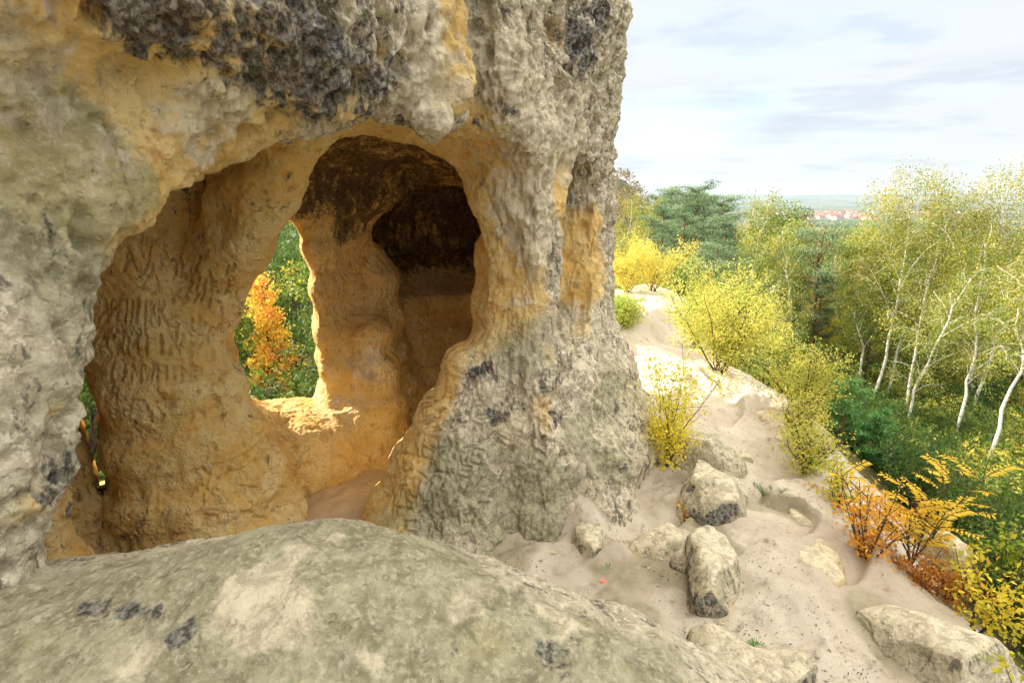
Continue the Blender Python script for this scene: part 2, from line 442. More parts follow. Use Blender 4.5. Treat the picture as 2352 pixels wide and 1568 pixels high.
KEYS = {'ochre': [(1160, 440, .25, .8), (1170, 560, .22, .8), (1220, 690, .2, .6), (1180, 760, .2, .5), (1340, 760, .2, .5), (1260, 800, .15, .4), (1230, 130, .1, .4), (1290, 360, .15, .5), (1210, 330, .12, .4), (100, 60, .3, 1), (150, 230, .35, 1), (330, 180, .35, .9), (250, 290, .35, .9), (400, 330, .35, .9), (330, 400, .3, .95), (480, 250, .35, .8), (620, 180, .25, .7), (500, 360, .4, .6),
                  (40, 150, .3, .8), (200, 120, .3, .8), (300, 250, .3, 1), (450, 400, .25, .9), (380, 440, .15, .9), (560, 320, .2, .7), (200, 300, .15, .8), (20, 40, .2, .7), (430, 130, .2, .5), (480, 100, .2, .6), (640, 280, .3, .4), (850, 285, .3, .8), (820, 220, .15, .6), (1075, 40, .16, 1), (1085, 130, .16, 1), (1080, 200, .2, 1), (1075, 280, .25, .9),
                  (1110, 330, .25, .9), (1150, 370, .25, .7), (1130, 480, .3, .9), (1150, 600, .35, .9), (1140, 690, .3, .7), (1210, 400, .2, .4), (1310, 450, .3, .9), (1310, 560, .35, 1), (1330, 650, .35, 1),
                  (1370, 500, .2, .6), (1230, 600, .15, .5), (1180, 680, .3, .7), (880, 110, .06, .6), (1290, 60, .15, .6), (1000, 1000, .3, .3), (1180, 990, .25, .45), (1260, 940, .2, .5), (1110, 790, .2, .5),
                  (60, 1180, .12, .5), (100, 960, .08, .5)],
        'green': [(40, 240, .12, .7), (130, 340, .15, .9), (210, 400, .14, .9), (50, 420, .2, .8), (280, 450, .1, .6), (180, 440, .18, .8), (60, 600, .25, .45), (130, 640, .2, .4), (60, 900, .25, .35), (70, 1100, .2, .4),
                  (1060, 1130, .35, .7), (1150, 1200, .3, .7), (1000, 1050, .25, .5), (1150, 1020, .35, .5), (1250, 1120, .4, .8), (1350, 1000, .4, .5), (1400, 900, .4, .6), (1200, 800, .4, .5), (900, 1200, .4, .5),
                  (1230, 1250, .3, .9), (1420, 1080, .3, .7), (960, 190, .2, .35)],
        'dark': [(1200, 920, .18, .6), (1230, 1000, .14, .7), (1290, 1050, .14, .6), (1170, 1230, .15, .5), (1380, 940, .15, .5), (1440, 1040, .12, .5), (520, 860, .12, .55), (500, 930, .12, .6), (570, 1080, .16, .6), (450, 1000, .15, .4), (360, 900, .1, .5), (600, 960, .12, .5), (700, 985, .1, .5), (800, 985, .08, .5), (310, 1150, .15, .4), (600, 100, .30, .7), (750, 130, .30, .75), (680, 200, .3, .8), (850, 220, .25, .7), (520, 50, .25, .7), (300, 30, .2, .8), (320, 90, .15, .8), (380, 30, .2, .6), (940, 280, .18, .95), (1000, 60, .2, .5),
                 (1330, 60, .4, .9), (1380, 40, .3, .9), (1330, 150, .2, .6), (870, 40, .3, .6), (930, 150, .2, .5), (1080, 260, .08, .8), (1160, 240, .08, .8), (1230, 320, .15, .5), (1340, 230, .15, .4),
                 (1110, 850, .12, .9), (1135, 950, .14, .8), (1270, 900, .16, .75), (1140, 1100, .12, .8), (1180, 1060, .14, .5), (1300, 960, .15, .7), (1390, 300, .2, .5), (130, 1080, .2, .8), (150, 1180, .2, .8),
                 (1180, 170, .1, .6), (1240, 110, .1, .5), (1110, 170, .1, .6), (350, 60, .12, .8), (60, 780, .2, .3), (80, 480, .15, .4), (120, 560, .15, .4), (1250, 540, .12, .35), (1420, 1090, .12, .6)],
        'soot': [(700, 400, .3, .9), (850, 380, .35, 1), (950, 365, .3, 1), (1040, 365, .35, 1), (760, 370, .3, 1), (930, 600, .5, 1), (1080, 520, .5, 1), (1000, 640, .4, 1), (960, 700, .3, .5), (790, 500, .3, .9), (850, 520, .25, .7), (700, 520, .15, .5), (800, 400, .45, 1), (900, 380, .5, 1), (1000, 350, .4, 1), (740, 440, .3, .9), (820, 480, .35, .9), (900, 450, .35, .8), (1000, 520, .5, .95), (960, 600, .5, .9), (1060, 460, .5, .95), (1060, 600, .5, .95),
                 (1020, 680, .3, .6), (790, 545, .22, .5), (1040, 640, .4, .9), (880, 640, .2, .4), (780, 360, .3, .8)],
        'pale': [(1250, 300, .5, .6), (1180, 120, .35, .6), (1330, 330, .3, .6), (1300, 750, .35, .5), (1350, 850, .35, .5), (1000, 120, .25, .5), (730, 1130, .2, .3), (1200, 480, .35, .9), (1230, 560, .3, .9), (1180, 520, .2, .7), (1000, 150, .3, .6), (980, 240, .2, .6), (1290, 300, .5, .7), (1200, 200, .4, .5), (1350, 450, .1, .8), (840, 830, .3, .6), (780, 930, .3, .4),
                 (100, 180, .25, .5), (500, 290, .2, .8), (420, 240, .15, .5), (1190, 980, .2, .8), (1300, 1050, .15, .6), (230, 360, .1, .4), (1200, 700, .2, .5), (1400, 1000, .3, .5), (690, 1160, .3, .3)]}

def detail_disp(V, N, F, s, q, seed=0):
    x, y, z = V.T
    ext = 1 - sst(.25, .7, q)
    e = ext
    h = (.05 + .03 * e) * fbm(x, y, z, .9, 3, seed=seed + 1) + (.035 + .03 * e) * fbm(x, y, z, 2.6, 3, seed=seed + 2) + (.014 + .01 * e) * fbm(x, y, z, 8, 4, .6, seed=seed + 3)
    h -= (.002 + .016 * e) * sst(.07, .0, np.abs(fbm(x, y, z * .5, 2.3, 2, .5, seed=seed + 40)))
    h -= .05 * (1 - e) * sst(.45, .0, worley(x, y, z, 2.1, seed + 41)[0])
    # bedding planes
    zz = z + .06 * fbm(x, y, z, .8, 2, seed=seed + 4)
    bed = np.sin(zz * 13 + 2 * fbm(x, y, z, .5, 2, seed=seed + 6)); h += (.010 + .012 * (1 - e)) * np.sign(bed) * np.abs(bed) ** .6 * (1 - .5 * e)
    # honeycomb pitting of the crust
    up = sst(2.2, 3.4, z + .5 * (s > 2.8))
    honey = e * np.clip(F['dark'] * 1.1 + .62 * up * (s > 2.6) * (1 - F['ochre']) + .30 * sst(1.2, 2.0, z) * (s > 3.2) * (1 - up) * (1 - F['ochre']) + .18 * up, 0, 1)
    wx = x + .05 * fbm(x, y, z, 5, 2, seed=seed + 7); wz = z * .72 + .05 * fbm(x, y, z, 5, 2, seed=seed + 8)
    b, c, r = worley(wx, y, wz, 6.5, seed + 11)
    size = .25 + .45 * r
    pit = sst(size, size * .35, b)
    sel = fbm(x, y, z, 1.6, 2, seed=seed + 12)
    h -= .115 * honey * pit * (r > .12)
    b2, c2, r2 = worley(wx, y, wz, 15, seed + 13)
    pit2 = sst(.5, .15, b2)
    h -= .045 * honey * pit2 * (r2 > .3)
    h += .06 * honey * np.abs(fbm(x, y, z, 9, 3, .6, seed=seed + 14))
    # sparse smaller holes everywhere, shallow scallops on the smooth ochre stone
    b3, c3, r3 = worley(x, y, z * .8, 3.6, seed + 15)
    h -= .05 * sst(.33, .1, b3) * (r3 > .55) * (1 - honey) * (.4 + .6 * sst(-.2, .3, sel))
    h -= .055 * F['ochre'] * e * sst(.55, .0, b3)
    b4, c4, r4 = worley(x, y, z * .7, 10, seed + 16)
    h -= .03 * sst(.36, .12, b4) * (r4 > .5) * sst(-.1, .25, sel)
    # palm-sized scallops on the near arm
    arm = e * sst(1.6, .9, s)
    b5, c5, r5 = worley(x, y, z * .9, 11, seed + 19); h -= .030 * arm * sst(.42, .10, b5) * (r5 > .35) * (1 - .6 * F['ochre'])
    h += .012 * arm * np.abs(fbm(x, y, z, 14, 3, .6, seed=seed + 20))
    # flutes of running water on the outside
    fl = fbm(x * 1.0, y * 1.0, z * .28, 9, 3, .6, seed=seed + 17)
    flm = e * sst(2.6, 3.0, s) * (1 - .6 * F['ochre'])
    h += .075 * (np.abs(fl) - .2) * flm
    h += .012 * fbm(x, y, z, 22, 2, .6, seed=seed + 18)
    return h, np.clip(honey * np.maximum(pit * .9, pit2 * .7) + .6 * sst(.33, .1, b3) * (r3 > .55), 0, 1)

def build_rock():
    V = RV.copy(); x, y = sq2w(V[:, 0], V[:, 1]); V = np.c_[x, y, V[:, 2]]
    Q = RQ[:, ::-1] if FLIP else RQ
    V = smooth(V, Q, 1)
    bvh = BVHTree.FromPolygons(V.tolist(), Q.tolist())
    cam = Vector((0, 0, CAMZ))
    def cast(u, v):
        r = Vector(ray(u, v)).normalized()
        h = bvh.ray_cast(cam, r)
        return np.array(h[0]) if h[0] is not None else None
    pts = {}
    for k, L in KEYS.items():
        pts[k] = [(p, r, st) for (u, v, r, st) in L for p in [cast(u, v)] if p is not None]
    # refine what the photograph can see (and a margin round it)
    C = V[Q].mean(1); rel = C - np.array([0, 0, CAMZ])
    cy = rel[:, 1] * cp - rel[:, 2] * sp; cz = rel[:, 1] * sp + rel[:, 2] * cp
    fr = (cy > .2) & (np.abs(rel[:, 0] / np.maximum(cy, .01)) < 1.08) & (np.abs(cz / np.maximum(cy, .01)) < .75)
    vis = fr.copy(); ids = np.nonzero(fr)[0]
    for i in ids:
        d = Vector(rel[i]); L = d.length; d.normalize()
        h = bvh.ray_cast(cam, d, L - .12)
        if h[0] is not None: vis[i] = False
    vv = np.zeros(len(V), bool); vv[Q[vis].ravel()] = True
    for _ in range(4):
        vis = vv[Q].any(1); vv[Q[vis].ravel()] = True
    borders = []
    V1, Q1, n1, bd = subdiv_b(V, Q, vis); borders.append(bd)
    V1 = smooth(V1, Q1[:n1], 2)
    m2 = np.zeros(len(Q1), bool); m2[:n1] = True
    V2, Q2, n2, bd = subdiv_b(V1, Q1, m2); borders.append(bd)
    V2 = smooth(V2, Q2[:n2], 2)
    N = vnormals(V2, Q2)
    s, q = w2sq(V2[:, 0], V2[:, 1])
    F = shade_fields(V2, pts)
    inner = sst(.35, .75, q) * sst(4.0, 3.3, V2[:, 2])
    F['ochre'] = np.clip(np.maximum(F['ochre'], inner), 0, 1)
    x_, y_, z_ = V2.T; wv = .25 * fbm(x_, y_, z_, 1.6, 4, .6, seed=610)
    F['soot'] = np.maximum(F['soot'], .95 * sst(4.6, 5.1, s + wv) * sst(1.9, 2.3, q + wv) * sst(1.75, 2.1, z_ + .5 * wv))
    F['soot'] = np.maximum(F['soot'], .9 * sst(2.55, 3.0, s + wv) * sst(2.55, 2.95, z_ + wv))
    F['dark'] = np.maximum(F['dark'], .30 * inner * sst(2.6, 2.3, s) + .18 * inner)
    # soot only below overhangs of the chamber
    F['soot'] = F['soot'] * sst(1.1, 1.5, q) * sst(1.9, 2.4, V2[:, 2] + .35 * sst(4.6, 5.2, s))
    h, cav = detail_disp(V2, N, F, s, q)
    # carved writing
    for strokes, w, dep in STROKES:
        P = []
        for a, b in strokes:
            n = max(2, int(math.hypot(b[0] - a[0], b[1] - a[1]) / 9) + 1)
            pr = None
            for t in np.linspace(0, 1, n):
                p = cast(a[0] + (b[0] - a[0]) * t, a[1] + (b[1] - a[1]) * t)
                if p is None: pr = None; continue
                if pr is not None and np.linalg.norm(p - pr) < .25: P.append((pr, p))
                pr = p
        if not P: continue
        allp = np.array([c for ab in P for c in ab]); lo = allp.min(0) - .1; hi = allp.max(0) + .1
        ids = np.nonzero(((V2 > lo) & (V2 < hi)).all(1))[0]
        X = V2[ids]; best = np.full(len(X), 9.0)
        for a, b in P:
            mm = (np.abs(X - (a + b) / 2) < .12).all(1); sub = X[mm]
            d = b - a; t = np.clip(((sub - a) @ d) / max(d @ d, 1e-9), 0, 1)
            best[mm] = np.minimum(best[mm], np.linalg.norm(sub - a - t[:, None] * d, axis=1))
        g = sst(w * 1.15, w * .35, best)
        h[ids] -= 1.5 * dep * g; cav[ids] = np.maximum(cav[ids], .55 * g)
    V3 = V2 + N * h[:, None]
    for bd in borders[::-1]: pass
    for mids, a, b in borders:
        V3[mids] = (V3[a] + V3[b]) / 2
    return V3, Q2, F, cav, s, q, cast

def subdiv_b(V, Q, mask):
    Qa = Q[mask]; Qk = Q[~mask]
    def keys(Z):
        E = np.concatenate([Z[:, [0, 1]], Z[:, [1, 2]], Z[:, [2, 3]], Z[:, [3, 0]]]); E = np.sort(E, 1)
        return E[:, 0] * len(V) + E[:, 1]
    uk = np.unique(keys(Qa)); kk = np.unique(keys(Qk)) if len(Qk) else np.array([], int)
    common = np.isin(uk, kk)
    V2, Q2, n = subdivide(V, Q, mask)
    mids = len(V) + np.nonzero(common)[0]
    return V2, Q2, n, (mids, uk[common] // len(V), uk[common] % len(V))
FLIP = False
# ------------------------------------------------------------------ materials
class NT:
    def __init__(s, name, rough=.9, spec=.2):
        s.m = bpy.data.materials.new(name); s.m.use_nodes = True
        s.t = s.m.node_tree; s.b = s.t.nodes['Principled BSDF']
        s.b.inputs['Roughness'].default_value = rough
        s.b.inputs['Specular IOR Level'].default_value = spec
        s.geo = None
    def n(s, ty, **kw):
        nd = s.t.nodes.new(ty)
        for k, v in kw.items(): setattr(nd, k, v)
        return nd
    def l(s, a, b): s.t.links.new(a, b)
    def pos(s):
        if s.geo is None: s.geo = s.n('ShaderNodeNewGeometry')
        return s.geo.outputs['Position']
    def obj(s): return s.n('ShaderNodeTexCoord').outputs['Object']
    def noise(s, sc, det=4, rough=.55, vec=None, dist=0):
        nd = s.n('ShaderNodeTexNoise'); nd.inputs['Scale'].default_value = sc; nd.inputs['Detail'].default_value = det
        nd.inputs['Roughness'].default_value = rough; nd.inputs['Distortion'].default_value = dist
        s.l(vec if vec is not None else s.pos(), nd.inputs['Vector']); return nd.outputs['Fac']
    def ramp(s, x, a, b, lo=0, hi=1):
        nd = s.n('ShaderNodeMapRange', interpolation_type='SMOOTHSTEP')
        nd.inputs[1].default_value = a; nd.inputs[2].default_value = b; nd.inputs[3].default_value = lo; nd.inputs[4].default_value = hi
        s.l(x, nd.inputs[0]); return nd.outputs[0]
    def math(s, op, a, b=None, clamp=False):
        nd = s.n('ShaderNodeMath', operation=op); nd.use_clamp = clamp
        for i, v in enumerate((a, b)):
            if v is None: continue
            if isinstance(v, (int, float)): nd.inputs[i].default_value = v
            else: s.l(v, nd.inputs[i])
        return nd.outputs[0]
    def mix(s, f, a, b):
        nd = s.n('ShaderNodeMix', data_type='RGBA')
        for k, v in ((0, f), (6, a), (7, b)):
            if isinstance(v, (int, float)): nd.inputs[k].default_value = v
            elif isinstance(v, tuple): nd.inputs[k].default_value = (*v, 1)
            else: s.l(v, nd.inputs[k])
        return nd.outputs[2]
    def attr(s, name, out='Fac'):
        nd = s.n('ShaderNodeAttribute'); nd.attribute_name = name; return nd.outputs[out]
    def bump(s, h, strength=.5, dist=.01, prev=None):
        nd = s.n('ShaderNodeBump'); nd.inputs['Strength'].default_value = strength; nd.inputs['Distance'].default_value = dist
        s.l(h, nd.inputs['Height'])
        if prev is not None: s.l(prev, nd.inputs['Normal'])
        s.l(nd.outputs[0], s.b.inputs['Normal']); return nd.outputs[0]
    def col(s, c): s.l(c, s.b.inputs['Base Color'])

def patch(t, a, n, width=.16):
    """an attribute turned into ragged patches by noise"""
    x = t.math('ADD', a, t.math('MULTIPLY', t.math('SUBTRACT', n, .5), 2.2))
    return t.ramp(x, .42 - width, .42 + width)

def rock_material(name):
    t = NT(name, .92, .15)
    n1 = t.noise(3.0, 9, .68); n2 = t.noise(9, 8, .68); n3 = t.noise(34, 7, .72); n4 = t.noise(1.6, 9, .68)
    stretch = t.n('ShaderNodeMapping'); stretch.inputs['Scale'].default_value = (1, 1, .35); t.l(t.pos(), stretch.inputs['Vector'])
    n5 = t.noise(13, 8, .72, stretch.outputs[0], .4)
    mixn = t.math('ADD', t.math('MULTIPLY', n1, .45), t.math('ADD', t.math('MULTIPLY', n2, .3), t.math('MULTIPLY', n3, .25)))
    grey = t.mix(t.ramp(n2, .32, .66), (.34, .29, .20), (.66, .58, .42))
    grey = t.mix(t.ramp(n3, .46, .60), grey, (.80, .72, .56))
    grey = t.mix(t.math('MULTIPLY', t.ramp(n5, .54, .61), .85), grey, (.13, .12, .105))
    ochre = t.mix(t.ramp(n1, .34, .64), (.75, .48, .145), (.80, .61, .29))
    ochre = t.mix(t.ramp(n2, .53, .66), ochre, (.60, .31, .06))
    ochre = t.mix(t.math('MULTIPLY', t.ramp(n5, .57, .66), .5), ochre, (.24, .16, .09))
    ochre = t.mix(t.math('MULTIPLY', t.ramp(n3, .54, .64), .4), ochre, (.78, .62, .38))
    green = t.mix(t.ramp(n2, .34, .64), (.225, .225, .12), (.40, .385, .25))
    green = t.mix(t.math('MULTIPLY', t.ramp(n3, .52, .62), .6), green, (.55, .50, .36))
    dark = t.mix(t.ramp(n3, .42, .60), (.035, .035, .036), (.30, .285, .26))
    pale = t.mix(t.ramp(n5, .40, .60), (.82, .73, .54), (.52, .44, .32))
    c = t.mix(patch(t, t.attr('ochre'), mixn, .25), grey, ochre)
    c = t.mix(t.math('MULTIPLY', patch(t, t.attr('green'), t.math('ADD', t.math('MULTIPLY', n4, .6), t.math('MULTIPLY', n3, .4)), .2), .75), c, green)
    c = t.mix(t.math('MULTIPLY', patch(t, t.attr('pale'), n2, .2), .85), c, pale)
    # lichen crust and soot
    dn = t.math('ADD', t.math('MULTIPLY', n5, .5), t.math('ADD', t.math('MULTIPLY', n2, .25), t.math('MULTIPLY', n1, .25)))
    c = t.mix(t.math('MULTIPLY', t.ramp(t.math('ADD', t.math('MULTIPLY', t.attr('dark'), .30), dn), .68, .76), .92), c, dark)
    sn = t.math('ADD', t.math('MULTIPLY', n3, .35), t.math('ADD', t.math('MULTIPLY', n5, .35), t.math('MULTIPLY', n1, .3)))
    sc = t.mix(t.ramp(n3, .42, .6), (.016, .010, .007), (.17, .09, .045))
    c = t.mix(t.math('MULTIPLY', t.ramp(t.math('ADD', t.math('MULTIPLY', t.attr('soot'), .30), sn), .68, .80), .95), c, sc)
    # sparse grime specks
    c = t.mix(t.math('MULTIPLY', t.ramp(t.noise(19, 6, .75), .60, .68), .5), c, (.12, .095, .065))
    c = t.mix(t.math('MULTIPLY', t.ramp(t.noise(150, 3, .75), .58, .7), .45), c, (.12, .10, .07))
    t.col(c)
    rg = t.n('ShaderNodeTexNoise'); rg.noise_type = 'RIDGED_MULTIFRACTAL'; rg.inputs['Scale'].default_value = 11; rg.inputs['Detail'].default_value = 6; rg.inputs['Roughness'].default_value = .6
    t.l(t.pos(), rg.inputs['Vector'])
    h = t.math('ADD', t.math('MULTIPLY', n3, .6), t.math('MULTIPLY', t.noise(120, 5, .75), .45))
    vo = t.n('ShaderNodeTexVoronoi'); vo.inputs['Scale'].default_value = 30; t.l(t.pos(), vo.inputs['Vector'])
    pit = t.math('MULTIPLY', t.ramp(vo.outputs['Distance'], .12, .42), t.ramp(n1, .40, .55))
    h = t.math('ADD', h, t.math('MULTIPLY', pit, .5))
    b = t.bump(t.math('ADD', t.math('MULTIPLY', n2, .8), t.math('MULTIPLY', rg.outputs['Fac'], .25)), .8, .035)
    t.bump(h, .9, .022, b)
    return t.m

def sand_material():
    t = NT('pale_sand', .95, .1)
    n1 = t.noise(.9, 6, .6); n2 = t.noise(7, 8, .7); n3 = t.noise(60, 5, .75); n4 = t.noise(300, 3, .7)
    c = t.mix(t.ramp(n1, .35, .65), (.56, .475, .375), (.70, .625, .51))
    c = t.mix(t.math('MULTIPLY', t.ramp(n2, .5, .66), .55), c, (.46, .375, .28))
    c = t.mix(t.math('MULTIPLY', t.ramp(t.noise(26, 8, .8), .585, .63), .8), c, (.17, .125, .085))
    c = t.mix(t.math('MULTIPLY', t.ramp(n4, .6, .7), .5), c, (.25, .19, .14))
    rock = t.mix(t.ramp(n2, .3, .7), (.34, .30, .20), (.50, .43, .31))
    c = t.mix(t.attr('rock'), c, rock)
    soil = t.mix(t.ramp(n2, .35, .65), (.045, .065, .02), (.17, .12, .05))
    fn = t.noise(.012, 6, .65); ff = t.noise(.0022, 5, .6)
    wood = t.mix(t.ramp(fn, .38, .62), (.04, .065, .03), (.17, .11, .04))
    field = t.mix(t.ramp(ff, .46, .54), (.05, .085, .05), (.15, .15, .09))
    farc = t.mix(t.attr('plain'), wood, field)
    soil = t.mix(t.attr('far'), soil, farc)
    c = t.mix(patch(t, t.attr('soil'), n2, .25), c, soil)
    och = t.mix(n2, (.68, .50, .29), (.72, .57, .38))
    c = t.mix(t.attr('cave'), c, och)
    t.col(c)
    b = t.bump(t.math('ADD', t.math('MULTIPLY', n2, .6), t.math('MULTIPLY', n3, .4)), .8, .045)
    t.bump(n4, .7, .008, b)
    return t.m
# ------------------------------------------------------------------ ground
RIDGE = [(-7, -6), (3.0, -6), (3.25, 1.0), (3.35, 3.0), (3.25, 4.1), (3.7, 5.5), (4.1, 7.0), (4.3, 8.3), (4.0, 9.3), (4.1, 12.0), (4.7, 14.5), (4.4, 19), (2.7, 20),
         (2.5, 14), (2.2, 11.5), (0.2, 10.6), (-1.7, 9.2), (-7.2, .9)]

def ground_z(x, y, det=True):
    d = poly2(x, y, RIDGE)
    n = fbm(x, y, 0 * x, .35, 3, seed=5)
    d = d + .35 * n
    valley = -7.2 + 1.2 * fbm(x, y, 0 * x, .05, 3, seed=9)
    r = np.sqrt(x * x + y * y)
    # the plain falls away, far hills rise
    valley = valley - 14 * sst(35, 150, r) - 46 * sst(150, 1000, r) + 2.5 * sst(30, 9, r) * sst(0, 10, x)
    az = np.degrees(np.arctan2(x, y))
    hill = 78 * sst(250, 700, r) * sst(16.5, 10, az) * sst(-40, -10, az) * (1 - sst(900, 1500, r))
    far = 125 * sst(6500, 11000, r) * (1 + .25 * fbm(az * .12, 0 * az, 0 * az, 1, 3, seed=3))
    valley = valley + hill + far
    dd = np.maximum(d, 0) + .25 * np.exp(-np.abs(d) / .35) * .5
    drop = .78 * dd
    z = -drop
    k = 1.6
    z = smax(z, valley, k)
    onr = sst(.3, -.4, d)
    # gentle swell on the ridge; the floor climbs into the cave
    s, q = w2sq(x, y)
    z = z + onr * (.05 * fbm(x, y, 0 * x, .9, 3, seed=21))
    z = z + .48 * sst(4.0, 5.6, s) * sst(1.2, 2.0, q) * sst(4.2, 3.6, q)
    # ledges of bare rock stepping across the ridge
    st = (x * .25 - y * .22 + .8 * fbm(x, y, 0 * x, .55, 3, seed=31)) * 3.0
    fr = st - np.floor(st); z = z + onr * .20 * (sst(.40, .60, fr) - fr) * sst(4.0, 5.5, y + .3 * x) * (q < 0)
    for (u, v, ru, rv, h, rot) in HUMPS:
        p = at_z(u, v, 0)
        c, s_ = math.cos(rot), math.sin(rot)
        X = (x - p[0]) * c + (y - p[1]) * s_; Y = -(x - p[0]) * s_ + (y - p[1]) * c
        z = z + h * np.exp(-((X / ru) ** 2 + (Y / rv) ** 2) ** 1.4)
    return z

HUMPS = [(1800, 1330, .42, .75, .22, -.3), (1560, 1270, .35, .3, .14, .3), (1350, 1215, .16, .45, .16, .5), (1700, 900, 1.0, 1.3, .18, .2),
         (1840, 1040, .35, .6, .16, -.2), (1330, 1180, .45, .3, .1, 0), (1480, 800, .6, 1.5, .15, 0), (1900, 1200, .4, .8, .10, -.3),
         (2130, 1400, .3, .9, .12, .2), (1700, 1060, .22, .3, .1, 0)]

ax_ = lambda *a: axis(*a)
gxx = axis((-40, -9, 1.0), (-9, -3, .15), (-3, 5.2, .028), (5.2, 9, .12), (9, 60, 1.0))
gyy = axis((-8, 1.5, .3), (1.5, 9.5, .028), (9.5, 20, .08), (20, 70, 1.0))

def grid_mesh(gx, gy, fz):
    X, Y = np.meshgrid(gx, gy, indexing='ij')
    Z = fz(X, Y)
    V = np.c_[X.ravel(), Y.ravel(), Z.ravel()]
    nx, ny = X.shape
    i = np.arange((nx - 1) * (ny - 1)); a = i // (ny - 1) * ny + i % (ny - 1)
    return V, np.stack([a, a + ny, a + ny + 1, a + 1], 1)
# ------------------------------------------------------------------ boulders built as small distance fields
def sdf_mesh(fn, lo, hi, res):
    g = [np.arange(lo[i], hi[i] + res, res) for i in range(3)]
    P = (g[0][:, None, None], g[1][None, :, None], g[2][None, None, :])
    V, Q = surface_nets(fn(P) + 0 * (P[0] + P[1] + P[2]), *g)
    return smooth(V, Q, 1), Q

def fore_boulder(P):
    d = ell(P, (-1.10, 1.62, .46), (2.5, .98, 1.31))
    d = smin(d, ell(P, (-.80, 1.75, .78), (.95, .62, .97)), .3)
    d = smin(d, ell(P, (.24, 1.60, .31), (.84, .78, 1.04)), .30)
    d = smin(d, ell(P, (.50, 1.36, .06), (.42, .72, 1.10)), .12)
    return d

def boulder_detail(V, Q, levels, amp, seed, carve=None, pits=1.0):
    FR = random.Random(seed)
    for _ in range(levels):
        V, Q, n = subdivide(V, Q); V = smooth(V, Q, 2)
    N = vnormals(V, Q); x, y, z = V.T; a = amp
    h = a * (.9 * fbm(x, y, z, 1.6, 3, seed=seed) + .5 * fbm(x, y, z, 4.5, 3, seed=seed + 1) + .16 * fbm(x, y, z, 14, 3, .6, seed=seed + 2))
    zz = z + .1 * x + .05 * fbm(x, y, z, 1.2, 2, seed=seed + 3)
    h += a * .14 * np.sin(zz * 26 + 3 * fbm(x, y, z, .8, 2, seed=seed + 4))
    b, c, r = worley(x, y, z * .8, 4.5, seed + 5); h -= pits * a * .5 * sst(.34, .08, b) * (r > .45)
    b2, c2, r2 = worley(x, y, z, 13, seed + 6); h -= pits * a * .22 * sst(.4, .1, b2) * (r2 > .5)
    cr = np.abs(fbm(x, y, z * .6, 1.9, 2, seed=seed + 8)); h -= a * .25 * sst(.03, .0, cr) * (seed != 900); h += a * .10 * fbm(x, y, z, 34, 2, .6, seed=seed + 9)
    return V + N * h[:, None], Q, N, cr

def cast_on(V, Q):
    bvh = BVHTree.FromPolygons(V.tolist(), Q.tolist()); cam = Vector((0, 0, CAMZ))
    def cast(u, v):
        h = bvh.ray_cast(cam, Vector(ray(u, v)).normalized())
        return np.array(h[0]) if h[0] is not None else None
    return cast

